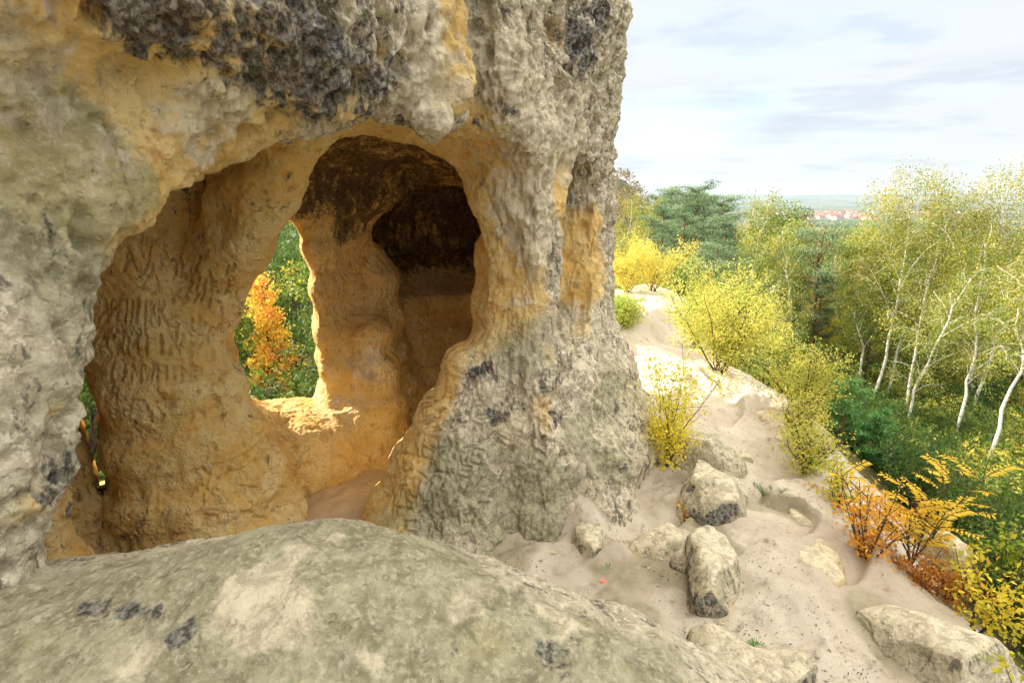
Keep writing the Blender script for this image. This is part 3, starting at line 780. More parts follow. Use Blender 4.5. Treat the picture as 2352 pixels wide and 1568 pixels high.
def build_boulders(mat):
    V, Q = sdf_mesh(fore_boulder, (-3.2, .1, -1), (1.5, 3.2, 2.3), .05)
    V, Q, N, cr = boulder_detail(V, Q, 2, .055, 900)
    cast = cast_on(V, Q)
    keys = {'pale': [(590, 1370, .13, 1), (600, 1380, .12, 1), (650, 1410, .10, 1), (650, 1415, .08, 1), (690, 1270, .05, .7), (1080, 1400, .10, .5), (1300, 1420, .16, .5), (1180, 1340, .10, .5), (860, 1520, .06, .7), (780, 1250, .06, .5), (300, 1540, .10, .5), (1250, 1330, .12, .6)],
            'dark': [(220, 1395, .07, .8), (290, 1400, .07, .85), (360, 1410, .06, .8), (430, 1450, .05, .7), (400, 1490, .04, .7), (1040, 1500, .05, .75), (900, 1490, .04, .6), (1270, 1540, .12, .7), (1330, 1480, .10, .5), (420, 1470, .07, .8), (180, 1400, .06, .8), (930, 1330, .05, .5), (1000, 1310, .04, .5)],
            'green': [(300, 1330, .4, .8), (700, 1330, .45, .75), (1000, 1400, .4, .75), (100, 1450, .4, .8), (500, 1500, .4, .8), (850, 1480, .4, .75), (1300, 1500, .3, .7), (1450, 1500, .3, .5), (60, 1380, .2, .8)],
            'ochre': [(1100, 1480, .15, .35), (880, 1300, .1, .2), (20, 1500, .1, .3)]}
    pts = {k: [(p, r * .9, s) for (u, v, r, s) in L for p in [cast(u, v)] if p is not None] for k, L in keys.items()}
    F = shade_fields(V, pts, .05)
    me = mesh_np('boulder', V, Q, mat, attrs=F)
    tag(me, 'huge rounded grey-green boulder filling the foreground, spotted with lichen', 'boulder')
    # the smaller rocks half sunk in the sand: list of capsules (u, v, z0) -> (u, v, z1), radii
    def g(u, v, z): return at_z(u, v, z)
    L = [
        ('long dark-sided boulder with a pale flat top in the middle of the sand', [((1590, 1150, .0), (1585, 1080, .28), .20, .16), ((1585, 1085, .28), (1650, 1120, .26), .15, .14), ((1600, 1180, -.05), (1650, 1165, .1), .16, .20),
                                                                                   ((1700, 1150, .20), (1705, 1190, -.05), .12, .20), ((1660, 1190, 0), (1715, 1200, 0), .14, .16)], .030, .22),
        ('grey boulder behind the long dark-sided one, beside the birch sapling', [((1600, 1030, .20), (1660, 1075, .0), .20, .20), ((1560, 1010, .15), (1590, 1050, 0), .18, .2)], .030, .1),
        ('upright ridged slab of rock with carved scratches, below the long boulder', [((1615, 1235, .30), (1660, 1360, .12), .10, .17), ((1665, 1270, .2), (1655, 1370, .0), .13, .17), ((1590, 1290, .05), (1600, 1250, .12), .14, .12), ((1640, 1385, -.03), (1670, 1380, -.03), .15, .12)], .025, .3),
        ('low grey hump joined to the left of the ridged slab', [((1480, 1265, .02), (1560, 1235, .12), .10, .13), ((1460, 1270, .02), (1475, 1285, -.02), .07, .08), ((1520, 1300, -.1), (1580, 1280, -.02), .15, .16)], .02, .3),
        ('yellowish outcrop with a cracked front, right of the ridged slab', [((1870, 1290, .12), (1895, 1370, .0), .12, .14), ((1790, 1340, -.02), (1850, 1350, -.02), .13, .15), ((1880, 1250, .05), (1890, 1300, .05), .10, .12)], .03, .7),
        ('long slanting slab in the lower right corner', [((2010, 1420, .05), (2230, 1570, .03), .12, .26), ((2020, 1435, -.02), (2150, 1560, -.02), .13, .22), ((2100, 1440, 0), (2290, 1580, -.05), .12, .22)], .025, .1),
        ('lowest boulder with a scratched dark side at the bottom edge', [((1640, 1500, .12), (1680, 1545, .12), .14, .16), ((1700, 1540, .12), (1840, 1600, .02), .13, .22), ((1760, 1520, .0), (1790, 1560, .0), .12, .14), ((1620, 1560, 0), (1700, 1620, .1), .18, .24)], .025, .3),
        ('small dark ridge of rock on the sand under the lemon-yellow bush', [((1825, 1170, .05), (1860, 1215, .02), .05, .08), ((1875, 1180, .03), (1865, 1200, .0), .05, .06)], .015, .2),
        ('smooth dark-flanked hump of rock at the foot of the cliff', [((1375, 1190, .10), (1345, 1275, -.02), .06, .11), ((1340, 1230, .0), (1360, 1200, .05), .1, .08)], .015, .2),
        ('little pale knob of rock on the sand beside the sunlit path', [((1705, 1035, .05), (1715, 1055, .02), .06, .07)], .012, .3),
        ('flat ochre ledge where the sunlight ends on the path', [((1820, 1000, .0), (1860, 1010, -.02), .13, .10), ((1750, 960, -.03), (1820, 985, -.05), .14, .14)], .02, .8),
        ('pale grey rock half under the golden scrub', [((1870, 985, .05), (1885, 990, .02), .08, .08)], .012, .1),
        ('brown rock among the bushes below the amber shrub', [((2165, 1250, -.1), (2195, 1275, -.15), .12, .12)], .02, .6)]
    for i, (lab, caps, amp, och) in enumerate(L):
        pts = []
        for a, b, ra, rb in caps: pts += [(g(*a), ra), (g(*b), rb)]
        lo = np.min([p - r * 1.5 for p, r in pts], 0) - .12; hi = np.max([p + r * 1.5 for p, r in pts], 0) + .12
        lo[2] = max(lo[2], -.45)
        def fn(P, caps=caps):
            d = None
            for a, b, ra, rb in caps:
                e = cap(P, g(*a), g(*b), ra * 1.42, rb * 1.42); d = e if d is None else smin(d, e, .04)
            RP = random.Random(i * 7 + 1); c = sum(p for p, r in pts) / len(pts); sz = max(hi - lo) * .5
            x_, y_, z_ = P[0] - c[0], P[1] - c[1], P[2] - max(c[2], .05)
            # bedding and fracture planes cut the lump into facets
            top = max(p[2] + r * 1.25 for p, r in pts)
            d = smax(d, (P[2] - top * .86) + .12 * x_ * RP.uniform(-1, 1) + .12 * y_ * RP.uniform(-1, 1), .014)
            for k in range(7):
                az = RP.uniform(0, 6.28); e_ = RP.uniform(-.1, .5); nx, ny, nz = math.cos(az) * math.cos(e_), math.sin(az) * math.cos(e_), math.sin(e_)
                ext = max((p[0] - c[0]) * nx + (p[1] - c[1]) * ny + (p[2] - c[2]) * nz + r * 1.25 for p, r in pts)
                d = smax(d, x_ * nx + y_ * ny + z_ * nz - ext * RP.uniform(.60, .84), .014)
            return d
        V, Q = sdf_mesh(fn, lo, hi, .022)
        V, Q, N, cr = boulder_detail(V, Q, 1, amp * 1.3, 950 + i * 13)
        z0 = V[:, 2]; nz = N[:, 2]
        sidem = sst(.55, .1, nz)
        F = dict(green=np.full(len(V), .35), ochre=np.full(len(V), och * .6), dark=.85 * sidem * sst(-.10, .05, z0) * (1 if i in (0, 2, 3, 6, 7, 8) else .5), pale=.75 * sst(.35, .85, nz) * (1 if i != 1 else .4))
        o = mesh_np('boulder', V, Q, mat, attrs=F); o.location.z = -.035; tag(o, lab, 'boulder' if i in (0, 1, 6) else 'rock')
    # pale tumbled rocks at the far end of the sand path
    R = np.random.RandomState(31)
    for i, (u, v, w, h, lab) in enumerate([(1462, 722, .55, .55, 'leftmost pale block of the far rock heap'), (1500, 722, .6, .5, 'blocky pale rock, second from the left in the far rock heap'), (1530, 728, .6, .45, 'pale rock in the middle of the far rock heap'),
                                           (1550, 735, .45, .35, 'low pale rock at the right end of the far rock heap'), (1490, 742, .7, .25, 'flat pale slab in front of the far rock heap'), (1520, 705, .5, .5, 'topmost pale rock of the far rock heap')]):
        p = at_z(u, v, .1)
        V, Q = sdf_mesh(lambda P: smax(ell(P, (0, 0, 0), (w * .8, w * .7, h)), np.abs(P[0] * .8 + P[1] * .3) - w * .55, .08), (-w, -w, -h), (w, w, h), .06)
        V, Q, N, cr = boulder_detail(V, Q, 1, .07, 1200 + i * 7)
        o = mesh_np('boulder', V, Q, mat, attrs=dict(pale=np.full(len(V), .9))); o.location = p; o.rotation_euler = (0, 0, i * 1.3)
        tag(o, lab, 'rock', 'pale rocks at the end of the sand path')
# ------------------------------------------------------------------ vegetation
rs = np.random.RandomState(7)

def ground_hit(u, v, tmax=400.0):
    r = ray(u, v); t = np.concatenate([np.arange(1.5, 30, .05), np.arange(30, tmax, .5)])
    z = CAMZ + r[2] * t
    g = ground_z(r[0] * t, r[1] * t)
    k = np.nonzero(z < g)[0]
    if not len(k): return np.array([r[0] * tmax, r[1] * tmax, float(g[-1])])
    t = t[k[0]]
    return np.array([r[0] * t, r[1] * t, CAMZ + r[2] * t])

def gz1(x, y):
    return float(ground_z(np.array([x]), np.array([y]))[0])

def tube(path, rad, sides=6):
    path = np.asarray(path, float); n = len(path)
    T = np.gradient(path, axis=0); T /= np.maximum(np.linalg.norm(T, axis=1, keepdims=True), 1e-9)
    ref = np.array([.31, .17, .93]) if abs(T[0][2]) < .9 else np.array([1., .1, .05])
    A = np.cross(T, ref); A /= np.maximum(np.linalg.norm(A, axis=1, keepdims=True), 1e-9); B = np.cross(T, A)
    an = np.arange(sides) * 2 * math.pi / sides
    V = path[:, None] + np.asarray(rad)[:, None, None] * (np.cos(an)[None, :, None] * A[:, None] + np.sin(an)[None, :, None] * B[:, None])
    i = np.arange((n - 1) * sides); r = i // sides; c = i % sides; c2 = (c + 1) % sides
    Q = np.stack([r * sides + c, r * sides + c2, (r + 1) * sides + c2, (r + 1) * sides + c], 1)
    return V.reshape(-1, 3), Q

class Bag:
    def __init__(s): s.V = []; s.Q = []; s.n = 0; s.t = []
    def add(s, V, Q, t=None):
        s.V.append(V); s.Q.append(Q + s.n); s.n += len(V); s.t.append(np.full(len(V), 0.) if t is None else t)
    def mesh(s, name, mat, smooth_sh=True):
        return mesh_np(name, np.concatenate(s.V), np.concatenate(s.Q), mat, attrs=dict(tint=np.concatenate(s.t)), smooth_sh=smooth_sh, me_only=True)

def leaves(bag, C, size, tint, aspect=.55, up=0.0, R=rs, curl=.25, tj=.25):
    """one small folded leaf per centre; tint 0..1 per leaf"""
    n = len(C)
    if n == 0: return
    a = R.normal(size=(n, 3)); a[:, 2] -= up; a /= np.linalg.norm(a, axis=1, keepdims=True)
    b = R.normal(size=(n, 3)); b -= (b * a).sum(1, keepdims=True) * a; b /= np.linalg.norm(b, axis=1, keepdims=True)
    c = np.cross(a, b)
    L = size * R.uniform(.6, 1.25, (n, 1)); w = L * aspect
    p0 = C - a * L * .5; p2 = C + a * L * .5
    m = C - a * L * .08
    p1 = m + b * w * .5 + c * w * curl; p3 = m - b * w * .5 + c * w * curl
    V = np.stack([p0, p1, p2, p3], 1).reshape(-1, 3)
    Q = np.arange(n * 4).reshape(n, 4)
    t = np.clip(np.repeat(tint + R.uniform(-tj, tj, n), 4), 0, 1)
    bag.add(V, Q, t)

def curve(p0, d, L, n, R, bend=(0, 0, 0), wob=.15):
    P = [np.array(p0, float)]; d = np.array(d, float); d /= np.linalg.norm(d)
    for i in range(n):
        d = d + np.array(bend) / n + R.normal(size=3) * wob / math.sqrt(n)
        d /= np.linalg.norm(d); P.append(P[-1] + d * L / n)
    return np.array(P)

def leafmat(name, a, b, trans=.4, c3=None):
    t = NT(name, .6, .25)
    x = t.attr('tint')
    info = t.n('ShaderNodeObjectInfo')
    x2 = t.math('ADD', x, t.math('MULTIPLY', t.math('SUBTRACT', info.outputs['Random'], .5), .25), True)
    c = t.mix(x2, a, b)
    if c3: c = t.mix(t.ramp(x2, .8, 1), c, c3)
    t.col(c)
    tr = t.n('ShaderNodeBsdfTranslucent'); t.l(c, tr.inputs[0])
    mx = t.n('ShaderNodeMixShader'); mx.inputs[0].default_value = trans
    t.l(t.b.outputs[0], mx.inputs[1]); t.l(tr.outputs[0], mx.inputs[2])
    t.l(mx.outputs[0], t.t.nodes['Material Output'].inputs[0])
    return t.m

def barkmat(name, base, dark, birch=False):
    t = NT(name, .85, .2)
    mp = t.n('ShaderNodeMapping'); mp.inputs['Scale'].default_value = (1, 1, 5) if birch else (4, 4, 1)
    t.l(t.obj(), mp.inputs[0])
    n = t.noise(2.2 if birch else 3, 5, .6, mp.outputs[0]); n2 = t.noise(1.2, 3, .5)
    c = t.mix(t.ramp(n, .56, .66) if birch else t.ramp(n, .35, .65), base, dark)
    if birch: c = t.mix(t.math('MULTIPLY', n2, .35), c, (.33, .30, .22))
    t.col(c); t.bump(n, .4, .02)
    return t.m

BARK_B = barkmat('birch_bark', (.80, .77, .70), (.10, .09, .08), True)
BARK_P = barkmat('pine_bark', (.34, .13, .06), (.12, .06, .035))
BARK_D = barkmat('brown_bark', (.15, .11, .075), (.05, .038, .028))
LM = dict(
    birch=leafmat('birch_leaf', (.13, .23, .04), (.62, .54, .11), .42, (.68, .44, .10)),
    gold=leafmat('gold_leaf', (.36, .48, .09), (.84, .68, .15), .45),
    green=leafmat('green_leaf', (.035, .09, .02), (.23, .34, .055), .36, (.60, .50, .07)),
    pine=leafmat('pine_needle', (.055, .12, .055), (.36, .47, .24), .25),
    youngpine=leafmat('young_needle', (.08, .22, .07), (.18, .38, .10), .3),
    orange=leafmat('orange_leaf', (.86, .66, .08), (.84, .40, .05), .42),
    maple=leafmat('maple_leaf', (.74, .60, .08), (.88, .52, .07), .45, (.88, .40, .12)),
    sapling=leafmat('sapling_leaf', (.55, .72, .10), (.98, .78, .08), .45),
    red=leafmat('rust_leaf', (.62, .32, .05), (.48, .15, .03), .35),
    yellow=leafmat('yellow_leaf', (.36, .46, .05), (.88, .66, .06), .42),
    amber=leafmat('amber_leaf', (.78, .58, .05), (.88, .60, .05), .42),
)

def birch_parts(path, H, spread, seed, nb=26, nleaf=9000, leaf=.085, r0=.11, mat='birch', start=.35, droop=.9, fork=True, bark=None, tint=.45, dens=.35):
    """path: trunk polyline from the base (local coordinates)"""
    R = np.random.RandomState(seed)
    path = np.asarray(path, float); n = 14
    L = np.r_[0, np.cumsum(np.linalg.norm(np.diff(path, axis=0), axis=1))]; tt = np.linspace(0, L[-1], n)
    P = np.stack([np.interp(tt, L, path[:, i]) for i in range(3)], 1)
    P[1:-1] += R.normal(size=(n - 2, 3)) * L[-1] * .006
    wood = Bag(); lv = Bag()
    f = np.linspace(0, 1, n); rad = r0 * (1.15 - f * .95) + .012 * H / 10
    wood.add(*tube(P, rad, 8))
    segs = []
    for i in range(nb):
        f = start + (1 - start) * (i + R.rand()) / nb
        k = f * (n - 1); a = int(min(k, n - 2)); p = P[a] + (P[a + 1] - P[a]) * (k - a)
        az = i * 2.4 + R.uniform(-.5, .5)
        bl = spread * (1.15 - .75 * abs((f - start) / (1 - start) - .35) - .25 * f) * R.uniform(.65, 1.15)
        up = R.uniform(1.1, 2.2)
        B = curve(p, (math.cos(az), math.sin(az), up), bl * 1.3, 7, R, (0, 0, -droop * .5), .35)
        r1 = rad[a] * .30
        wood.add(*tube(B, np.linspace(r1, .006, 8), 5)); segs.append((B, bl))
        for j in range(4):
            q = B[2 + j if j < 4 else 5]; az2 = az + R.uniform(-1.3, 1.3)
            S2 = curve(q, (math.cos(az2), math.sin(az2), R.uniform(0, .9)), bl * R.uniform(.35, .65), 5, R, (0, 0, -droop * 1.4), .3)
            wood.add(*tube(S2, np.linspace(r1 * .35, .004, 6), 4)); segs.append((S2, bl * .6))
    tot = sum(b for _, b in segs); C = []; T = []
    for B, bl in segs:
        m = int(nleaf * bl / tot)
        nc = max(1, m // 16); k = (R.uniform(.3, 1, nc) * (len(B) - 1))[np.arange(m) % nc]; a = np.minimum(k.astype(int), len(B) - 2)
        p = B[a] + (B[a + 1] - B[a]) * (k - a)[:, None] + (R.normal(size=(nc, 3)) * spread * .06)[np.arange(m) % nc]
        ct = R.uniform(-.3, .3, nc)[np.arange(m) % nc]
        g = R.normal(size=(m, 3)) * (.05 + spread * .035) * (1 + dens)
        g[:, 2] -= np.abs(R.normal(size=m)) * (.08 + spread * .07) * droop
        cl = R.rand()
        C.append(p + g); T.append(tint + (cl - .5) * .4 + ct)
    leaves(lv, np.concatenate(C), leaf, np.concatenate(T), .7, .5, R)
    return wood.mesh('trunk', bark or BARK_B), lv.mesh('crown', LM[mat], False)

def round_parts(H, W, seed, mat='green', nleaf=9000, leaf=.12, trunk=.14, bark=None, base=.25, tint=.45, clumps=34, squash=1.0):
    R = np.random.RandomState(seed); wood = Bag(); lv = Bag()
    P = curve((0, 0, 0), (R.uniform(-.1, .1), R.uniform(-.1, .1), 1), H * .8, 8, R, wob=.1)
    wood.add(*tube(P, np.linspace(trunk, trunk * .25, 9), 7)); C = []; T = []
    for i in range(clumps):
        f = base + (1 - base) * (i + .5) / clumps; az = i * 2.4 + R.uniform(-.6, .6)
        prof = math.sin(math.pi * min(1, (f - base) / (1 - base) * .8 + .22)) ** .7
        rr = W * prof * R.uniform(.45, .95)
        c = np.array([math.cos(az) * rr, math.sin(az) * rr, H * f * squash])
        o = P[int(min(7, f * 7 * .85))]
        Bc = curve(o, c - o, np.linalg.norm(c - o), 4, R, wob=.15)
        wood.add(*tube(Bc, np.linspace(trunk * .3, .01, 5), 4))
        m = nleaf // clumps
        d = R.normal(size=(m, 3)); d /= np.linalg.norm(d, axis=1, keepdims=True)
        rad = R.uniform(.25, 1.15, m) ** .6 * R.uniform(.16, .3) * (W + .1 * H)
        g = d * rad[:, None] * np.array([1, 1, .62])
        C.append(Bc[-1] + g); T.append(np.full(m, tint + R.uniform(-.4, .4)))
    leaves(lv, np.concatenate(C), leaf, np.concatenate(T), .6, .2, R)
    return wood.mesh('trunk', bark or BARK_D), lv.mesh('crown', LM[mat], False)

def pine_parts(H, W, seed, bare=.5, nleaf=12000, leaf=.16, trunk=.15, lean=0.0, mat='pine', clumps=30):
    R = np.random.RandomState(seed); wood = Bag(); lv = Bag()
    P = curve((0, 0, 0), (lean, .02, 1), H, 10, R, wob=.06)
    wood.add(*tube(P, np.linspace(trunk, trunk * .3, 11), 8)); C = []; T = []
    for i in range(clumps):
        f = bare + (1 - bare) * (i + .5) / clumps; az = i * 2.4 + R.uniform(-.4, .4)
        g = (f - bare) / (1 - bare)
        rr = W * (1.1 - .75 * g) * (0.55 + .6 * min(1, g * 3)) * R.uniform(.55, 1.1)
        k = f * 10; a = int(min(k, 9)); o = P[a] + (P[a + 1] - P[a]) * (k - a)
        Bc = curve(o, (math.cos(az), math.sin(az), .25), rr, 5, R, (0, 0, .35), .25)
        wood.add(*tube(Bc, np.linspace(trunk * .28, .012, 6), 4))
        m = nleaf // clumps
        for e, sc in ((Bc[-1], 1.0), (Bc[3], .9), (Bc[2], .6)):
            mm = m // 3
            d = R.normal(size=(mm, 3)) * np.array([.42, .42, .12]) * (W * .30) * sc
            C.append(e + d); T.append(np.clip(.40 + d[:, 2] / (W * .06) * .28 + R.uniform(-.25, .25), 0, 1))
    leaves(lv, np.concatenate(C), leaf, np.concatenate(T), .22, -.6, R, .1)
    return wood.mesh('trunk', BARK_P), lv.mesh('crown', LM[mat], False)

def put(name, parts, loc, label, cat, group=None, rz=0.0, sc=1.0, pnames=('trunk', 'crown')):
    e = empty(name, loc, rz, sc); tag(e, label, cat, group)
    for nm, me in zip(pnames, parts): child(nm, me, e)
    return e

def trunk_through(pts, dist, base_drop=.3):
    """world polyline through picture points standing at forward distance dist; returns the base and the local path"""
    P = [at_y(u, v, dist + .15 * i) for i, (u, v) in enumerate(pts)]
    b = P[0].copy(); g = gz1(b[0], b[1])
    path = [np.array([0, 0, min(0, g - base_drop - b[2]) if b[2] > g else 0.])] + [p - b for p in P[0:]]
    if b[2] > g:      # carry the stem down to the ground
        z = g - base_drop - b[2]
        d = (P[1] - P[0]); k = z / d[2] if d[2] else 0
        path[0] = d * k
    else: path = path[1:]
    off = path[0].copy()
    return b + off, [p - off for p in path]

# --- the tall birches on the right, each through the stem line seen in the photograph
BIR = [  # stem points base..top, distance, spread, leaves, start, label
    ([(1988, 938), (2030, 830), (2060, 690), (2085, 540), (2095, 425)], 25, 2.9, 15000, .45, 'tallest white birch with a broad yellow-green crown breaking the horizon'),
    ([(2032, 955), (2052, 860), (2075, 740), (2070, 640), (2050, 520)], 25.5, 1.6, 6000, .4, 'slim birch just right of the tallest birch, stem nearly upright'),
    ([(2068, 985), (2100, 800), (2135, 640), (2165, 540), (2200, 470)], 24, 2.1, 8500, .45, 'birch whose stem leans right and forks under the horizon'),
    ([(2085, 985), (2100, 900), (2150, 800), (2200, 690), (2230, 640)], 21, 1.3, 4200, .35, 'thin bent birch leaning right beneath the leaning forked birch'),
    ([(2252, 1092), (2290, 985), (2340, 850), (2385, 700), (2420, 560)], 17, 1.7, 7000, .5, 'nearest birch, bright white stem slanting up to the right edge'),
    ([(2190, 1005), (2212, 925), (2235, 840), (2250, 700), (2262, 560)], 22, 1.7, 6500, .35, 'short white birch stem rising from the green slope'),
    ([(2265, 835), (2290, 740), (2325, 610), (2300, 520), (2318, 420)], 24, 2.6, 12000, .40, 'tall forked birch by the right edge with a narrow high crown'),
    ([(2247, 760), (2262, 640), (2240, 560), (2225, 500)], 26, 1.7, 6000, .35, 'birch standing close left of the tall forked birch'),
    ([(1814, 780), (1818, 700), (1805, 610), (1798, 530)], 27, 1.25, 4200, .35, 'slender birch with a clear white stem left of the red pine'),
    ([(1703, 745), (1725, 660), (1742, 560), (1765, 470)], 29, 2.1, 9500, .25, 'birch with a domed golden crown right of the dark pines'),
    ([(1972, 905), (1985, 810), (1962, 720), (1972, 620), (1990, 540)], 27, 1.6, 6500, .35, 'kinked slim birch left of the tallest birch'),
    ([(1772, 800), (1776, 740), (1770, 660)], 22, 1.0, 3200, .2, 'small pale birch below the domed golden birch'),
    ([(1440, 560), (1450, 500), (1452, 460)], 48, 2.4, 6000, .1, 'weeping golden birch behind the cliff edge'),
    ([(1478, 600), (1490, 520), (1500, 462)], 46, 2.2, 6000, .1, 'yellow-green birch between the weeping birch and the pines'),
    ([(1640, 960), (1900, 850)], 1, 1, 0, 0, None),
    ([(2330, 1000), (2345, 900), (2350, 800), (2340, 640)], 27, 1.9, 7000, .3, 'birch half hidden behind the nearest white stem'),
    ([(2130, 880), (2165, 780), (2190, 640), (2170, 560)], 29, 2.0, 8000, .2, 'leafy birch behind the leaning forked birch'),
    ([(1920, 900), (1925, 760), (1915, 640), (1930, 540)], 33, 2.2, 8000, .2, 'pale green birch right of the red pine, behind the kinked birch'),
]
def build_birches():
    for i, (pts, dist, spread, nl, st, lab) in enumerate(BIR):
        if not lab: continue
        b, path = trunk_through(pts, dist)
        H = path[-1][2]
        parts = birch_parts(path, H, spread, 40 + i, nb=22 if nl < 7000 else 32, nleaf=int(nl * 1.5), leaf=.075 * (dist / 24) ** .7, r0=.032 + .0017 * H, start=st)
        put('birch_tree', parts, b, lab, 'birch', 'birches on the slope')

# --- prototypes copied through the wood
def build_forest():
    protos = []
    for k in range(3): protos.append(('pine_tree', pine_parts(11.5, 2.9, 60 + k, .40, 16000, .17, clumps=26), 'dark green pine in the wood below the ridge', 'pine'))
    for k in range(3): protos.append(('broadleaf_tree', round_parts(9, 2.6, 70 + k, 'green', 9000, .15), 'leafy green tree in the wood below the ridge', 'tree'))
    for k in range(2): protos.append(('yellow_tree', round_parts(8, 2.3, 80 + k, 'yellow', 8000, .14), 'yellowing tree in the wood below the ridge', 'tree'))
    for k in range(2):
        R = np.random.RandomState(90 + k)
        protos.append(('birch_tree', birch_parts([(0, 0, 0), (.2, .1, 5), (.5, 0, 10.5)], 10.5, 2.0, 90 + k, nb=26, nleaf=10000, leaf=.11, start=.3), 'yellow-green birch in the wood below the ridge', 'birch'))
    first = {}
    def plant(k, x, y, H, rz, label=None, cat=None, group='trees of the wood below the ridge'):
        nm, parts, lab, c = protos[k]
        z = gz1(x, y) - .15
        base = (11.5, 11.5, 11.5, 9, 9, 9, 8, 8, 10.5, 10.5)[k]
        return put(nm, parts, (x, y, z), label or lab, cat or c, group, rz, H / base)
    # single trees one can point to: (kind, u, v of the top, forward distance, height, label)
    for k, u, v, dist, lab in [
        (0, 1600, 428, 40, 'tallest dark pine of the clump left of the golden birch'), (1, 1545, 432, 44, 'pine at the left of the dark pine clump'),
        (2, 1655, 455, 38, 'pine on the right shoulder of the dark pine clump'), (0, 1575, 490, 34, 'pine in front of the dark pine clump'), (2, 1572, 440, 42, 'pine rising in the middle of the dark pine clump'), (1, 1622, 442, 43, 'rear pine of the dark pine clump, right of its middle'), (0, 1520, 480, 38, 'bushy pine at the left foot of the dark pine clump'), (1, 1672, 500, 35, 'shorter pine at the right foot of the dark pine clump'),
        (1, 1510, 450, 50, 'far pine behind the yellow birches'), (2, 1640, 560, 25, 'low spreading pine with grey-green needles above the sand path'),
        (1, 1590, 590, 22, 'low pine beside the sand path rocks'), (4, 1790, 470, 46, 'dark rounded treetop behind the golden birch'),
        (6, 1830, 500, 50, 'yellow rounded treetop behind the red-stemmed pine'), (3, 1890, 525, 38, 'green crown behind the red-stemmed pine'),
        (6, 1550, 590, 27, 'golden bushy tree behind the sand path rocks'), (7, 1470, 575, 24, 'yellow tree behind the cliff corner'),
        (7, 1905, 655, 32, 'yellow maple glowing under the pines'), (5, 1960, 560, 36, 'green crown left of the tallest birch'),
        (3, 2240, 540, 36, 'dark green crown between the right birches'), (4, 2150, 600, 32, 'dark green tree behind the leaning birches')]:
        p = at_y(u, v, dist); g = gz1(p[0], p[1]); H = p[2] - g
        plant(k, p[0], p[1], max(3.5, H), u * .1, lab)
    # the red-stemmed pine
    b, path = trunk_through([(1864, 852), (1872, 700), (1880, 590)], 31)
    wood = Bag(); wood.add(*tube(np.array(path + [path[-1] + np.array([.2, 0, 1.6])]), np.linspace(.15, .06, len(path) + 1), 9))
    R = np.random.RandomState(5); lv = Bag(); top = path[-1]
    for i in range(15):
        az = i * 2.4; o = top + np.array([0, 0, -1.6 + i * .20]); B_ = curve(o, (math.cos(az), math.sin(az), .35), 2.7 * R.uniform(.35, 1), 5, R, (0, 0, .4), .45)
        wood.add(*tube(B_, np.linspace(.06, .012, 6), 4))
        for e in (B_[-1], B_[3]): 
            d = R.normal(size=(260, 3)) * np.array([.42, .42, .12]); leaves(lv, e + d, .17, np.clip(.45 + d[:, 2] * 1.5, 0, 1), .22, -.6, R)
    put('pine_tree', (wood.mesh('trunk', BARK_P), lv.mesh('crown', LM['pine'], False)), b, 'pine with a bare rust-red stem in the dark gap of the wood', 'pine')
    # fill
    R = random.Random(11); n = 0; placed = []
    for _ in range(9000):
        y = R.uniform(27.5, 78); x = R.uniform(.06, 1.02) * y
        if n >= 280: break
        if x < 5.5 + .0 * y and y < 24: continue
        sp_ = 1.9 + y * .024
        if any((x - a) ** 2 + (y - b) ** 2 < sp_ * sp_ for a, b in placed): continue
        g = gz1(x, y)
        if g > -3.5: continue
        # leave the tops below the skyline seen from the ridge
        Hm = (CAMZ - y * math.tan(math.radians(2.9 + 5 * max(0, (45 - y) / 18) * R.uniform(.5, 1) + R.uniform(0, 3)))) - g
        if 3.9 * 1 < 0: pass
        k = R.choice([0, 1, 2, 0, 1, 3, 3, 4, 4, 5, 5, 3, 4, 7, 8, 9])
        H = min(Hm, R.uniform(7.5, 12.5))
        if H < 2.5: continue
        # keep the dark gap round the red pine open
        if 24 < y < 30 and abs(math.degrees(math.atan2(x, y)) - 29.5) < 3: continue
        plant(k, x, y, H, R.uniform(0, 6.28)); placed.append((x, y)); n += 1
    print('forest', n)
    # trees on the slope behind the cliff, seen through the window and the slit
    n = 0; placed = []
    for _ in range(4000):
        y = R.uniform(11.5, 60); x = R.uniform(-.95, -.12) * y
        if n >= 60: break
        s, q = w2sq(x, y)
        if q < 7.0: continue
        if any((x - a) ** 2 + (y - b) ** 2 < 2.4 ** 2 + y * .05 for a, b in placed): continue
        g = gz1(x, y); Hm = 2.6 - .02 * y - g + (y - 12) * .04
        k = R.choice([3, 4, 5, 3, 4, 5, 6, 0]) if x > -.62 * y else R.choice([3, 4, 5]); H = min(Hm, R.uniform(6, 11))
        if H < 2.5: continue
        plant(k, x, y, H, R.uniform(0, 6.28), {'p': 'dark pine on the wooded slope seen through the cave window', 'b': 'green tree on the wooded slope seen through the cave window', 'y': 'yellow tree on the wooded slope seen through the cave window'}[protos[k][0][0]],
              group='trees on the slope behind the cliff'); placed.append((x, y)); n += 1
    return protos

